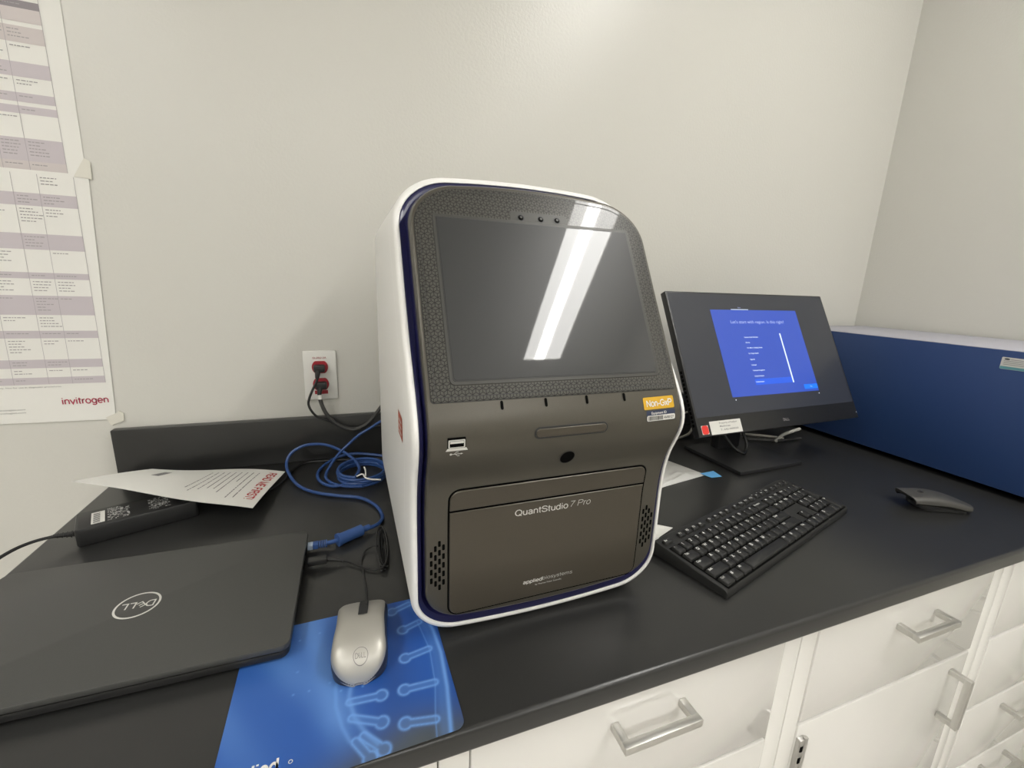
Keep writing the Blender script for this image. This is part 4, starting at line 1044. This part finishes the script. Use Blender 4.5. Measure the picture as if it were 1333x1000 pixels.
t, ox, oz = wall_sheet('wall_chart', 'upper sheet of the tabular chart taped on the wall, cut off by the corner', [(-.95, .575), (-.4375, .5700), (-.4290, 1.02), (-.95, 1.02)], None, None, None, None)
pr = MB(); tx1 = lambda z: -.4615-(.83-z)*.006
fill_rows(pr, [(1.0, .834, 'w'), (.834, .823, 'd'), (.823, .803, 'p'), (.803, .797, 'w'), (.797, .773, 'p'), (.773, .744, 'w'), (.744, .722, 'l'), (.722, .698, 'w'), (.698, .684, 'l'), (.684, .678, 'w'), (.678, .666, 'l'), (.666, .628, 'w'), (.628, .592, 'l'), (.592, .578, 'p')], ox, oz, rnd, tx1)
obj('printed_table', pr, ['faint_ink', 'lilac_dark', 'lilac_pale', 'lilac', 'rule'], t, smooth=False)
t, ox, oz = wall_sheet('wall_chart', 'lower sheet of the tabular chart with a crimson logo at its foot', [(-.95, .1300), (-.4570, .1225), (-.4345, .5760), (-.95, .5740)], None, None, None, None)
for o in t.children: o.location.y = -.0006
pr = MB(); tx2 = lambda z: -.4560-(.568-z)*.019
fill_rows(pr, [(.572, .540, 'w'), (.540, .519, 'l'), (.519, .472, 'w'), (.472, .445, 'l'), (.445, .405, 'w'), (.405, .394, 'l'), (.394, .364, 'w'), (.364, .329, 'l'), (.329, .300, 'w'), (.300, .286, 'l'), (.286, .246, 'w'), (.246, .230, 'l'), (.230, .212, 'w'), (.212, .1985, 'l')], ox, oz, rnd, tx2)
o = obj('printed_table', pr, ['faint_ink', 'lilac_dark', 'lilac_pale', 'lilac', 'rule'], t, smooth=False); o.location.y = -.0006
q = MB(); q.text('invitrogen', .0125, lambda x, z: Vector((x-ox, -.0016, z-oz)), -.5345, .1580, 0, 'L', bold=.012, width=.0715)
for k in range(2): q.text('www.lifetechnologies.com', .003, lambda x, z: Vector((x-ox, -.0016, z-oz)), -.66, .150-k*.006, 1, 'L', width=.07)
q.text('For research use only. Not for use in diagnostic procedures.', .0026, lambda x, z: Vector((x-ox, -.0016, z-oz)), -.66, .1925, 1, 'L', width=.13)
o = obj('logo_lettering', q, ['crimson', 'ink'], t, smooth=False); o.location.y = -.0006
def tape_piece(label, pts):
    cx = sum(p[0] for p in pts)/len(pts); cz = sum(p[1] for p in pts)/len(pts); n = len(pts)
    mb = MB().add([Vector((x-cx, -.0018, z-cz)) for x, z in pts]+[Vector((x-cx, .0001, z-cz)) for x, z in pts], [tuple(range(n)), tuple(range(2*n-1, n-1, -1))]+[(k, n+k, n+(k+1) % n, (k+1) % n) for k in range(n)])
    tag(obj('tape', mb, 'tape', smooth=False, loc=(cx, -.0012, CT+cz)), label, 'tape', 'tape holding the wall chart')
tape_piece('pale tape where the two chart sheets meet', [(-.455, .5735), (-.4295, .5715), (-.4285, .6010), (-.436, .606)])
tape_piece('wrinkled pale tape at the bottom corner of the chart', [(-.4725, .1270), (-.466, .1105), (-.4445, .1180), (-.4430, .1345), (-.4500, .1390), (-.4570, .1340)])

# ------------------------------------------------------------ white sheets under the instrument
def crumpled(name, label, pts, amp, m, cat, zb=.0006, n=22, seed=1):
    cx = sum(p[0] for p in pts)/4; cy = sum(p[1] for p in pts)/4; rk = random.Random(seed)
    P = [Vector((p[0]-cx, p[1]-cy, 0)) for p in pts]
    cr = [(rk.uniform(0, math.pi), rk.uniform(0, 1), rk.uniform(0, 1), rk.uniform(.03, .09)) for _ in range(26)]
    def f(u, v):
        p = P[0].lerp(P[1], u).lerp(P[3].lerp(P[2], u), v); z = 0
        for a, x, y, w in cr: z += math.exp(-(((u-x)*math.cos(a)+(v-y)*math.sin(a))/w)**2)*math.exp(-((u-x)**2+(v-y)**2)/.08)
        e = min(u, 1-u, v, 1-v, .10)/.10
        return p+Vector((0, 0, zb+amp*z*e))
    g = [f(i/n, j/n) for j in range(n+1) for i in range(n+1)]; mb = MB().add(g, grid_faces(n+1, n+1))
    mb.add([p-Vector((0, 0, .0004)) for p in g], [q[::-1] for q in grid_faces(n+1, n+1)])
    return tag(obj(name, mb, m, loc=(cx, cy, CT), angle=25), label, cat)
crumpled('plastic_sheet', 'crinkled white plastic sheet between instrument and monitor stand', [(.44, -.425), (.605, -.363), (.752, -.338), (.700, -.180)], .0042, 'wipe', 'sheet', seed=4, n=60)
crumpled('paper_sheet', 'white paper corner poking out beside the keyboard', [(.380, -.580), (.478, -.519), (.520, -.502), (.44, -.435)], .0006, 'paper', 'paper', zb=.0014, seed=8)
tp = MB().prism([(-.022, .012), (-.013, -.014), (.016, -.015), (.020, .015)], .0, .0004)
tag(obj('tape', tp, 'blue_tape', smooth=False, loc=(.762, -.3435, CT+.0022)), 'light blue tape tab on the tip of the plastic sheet', 'tape')
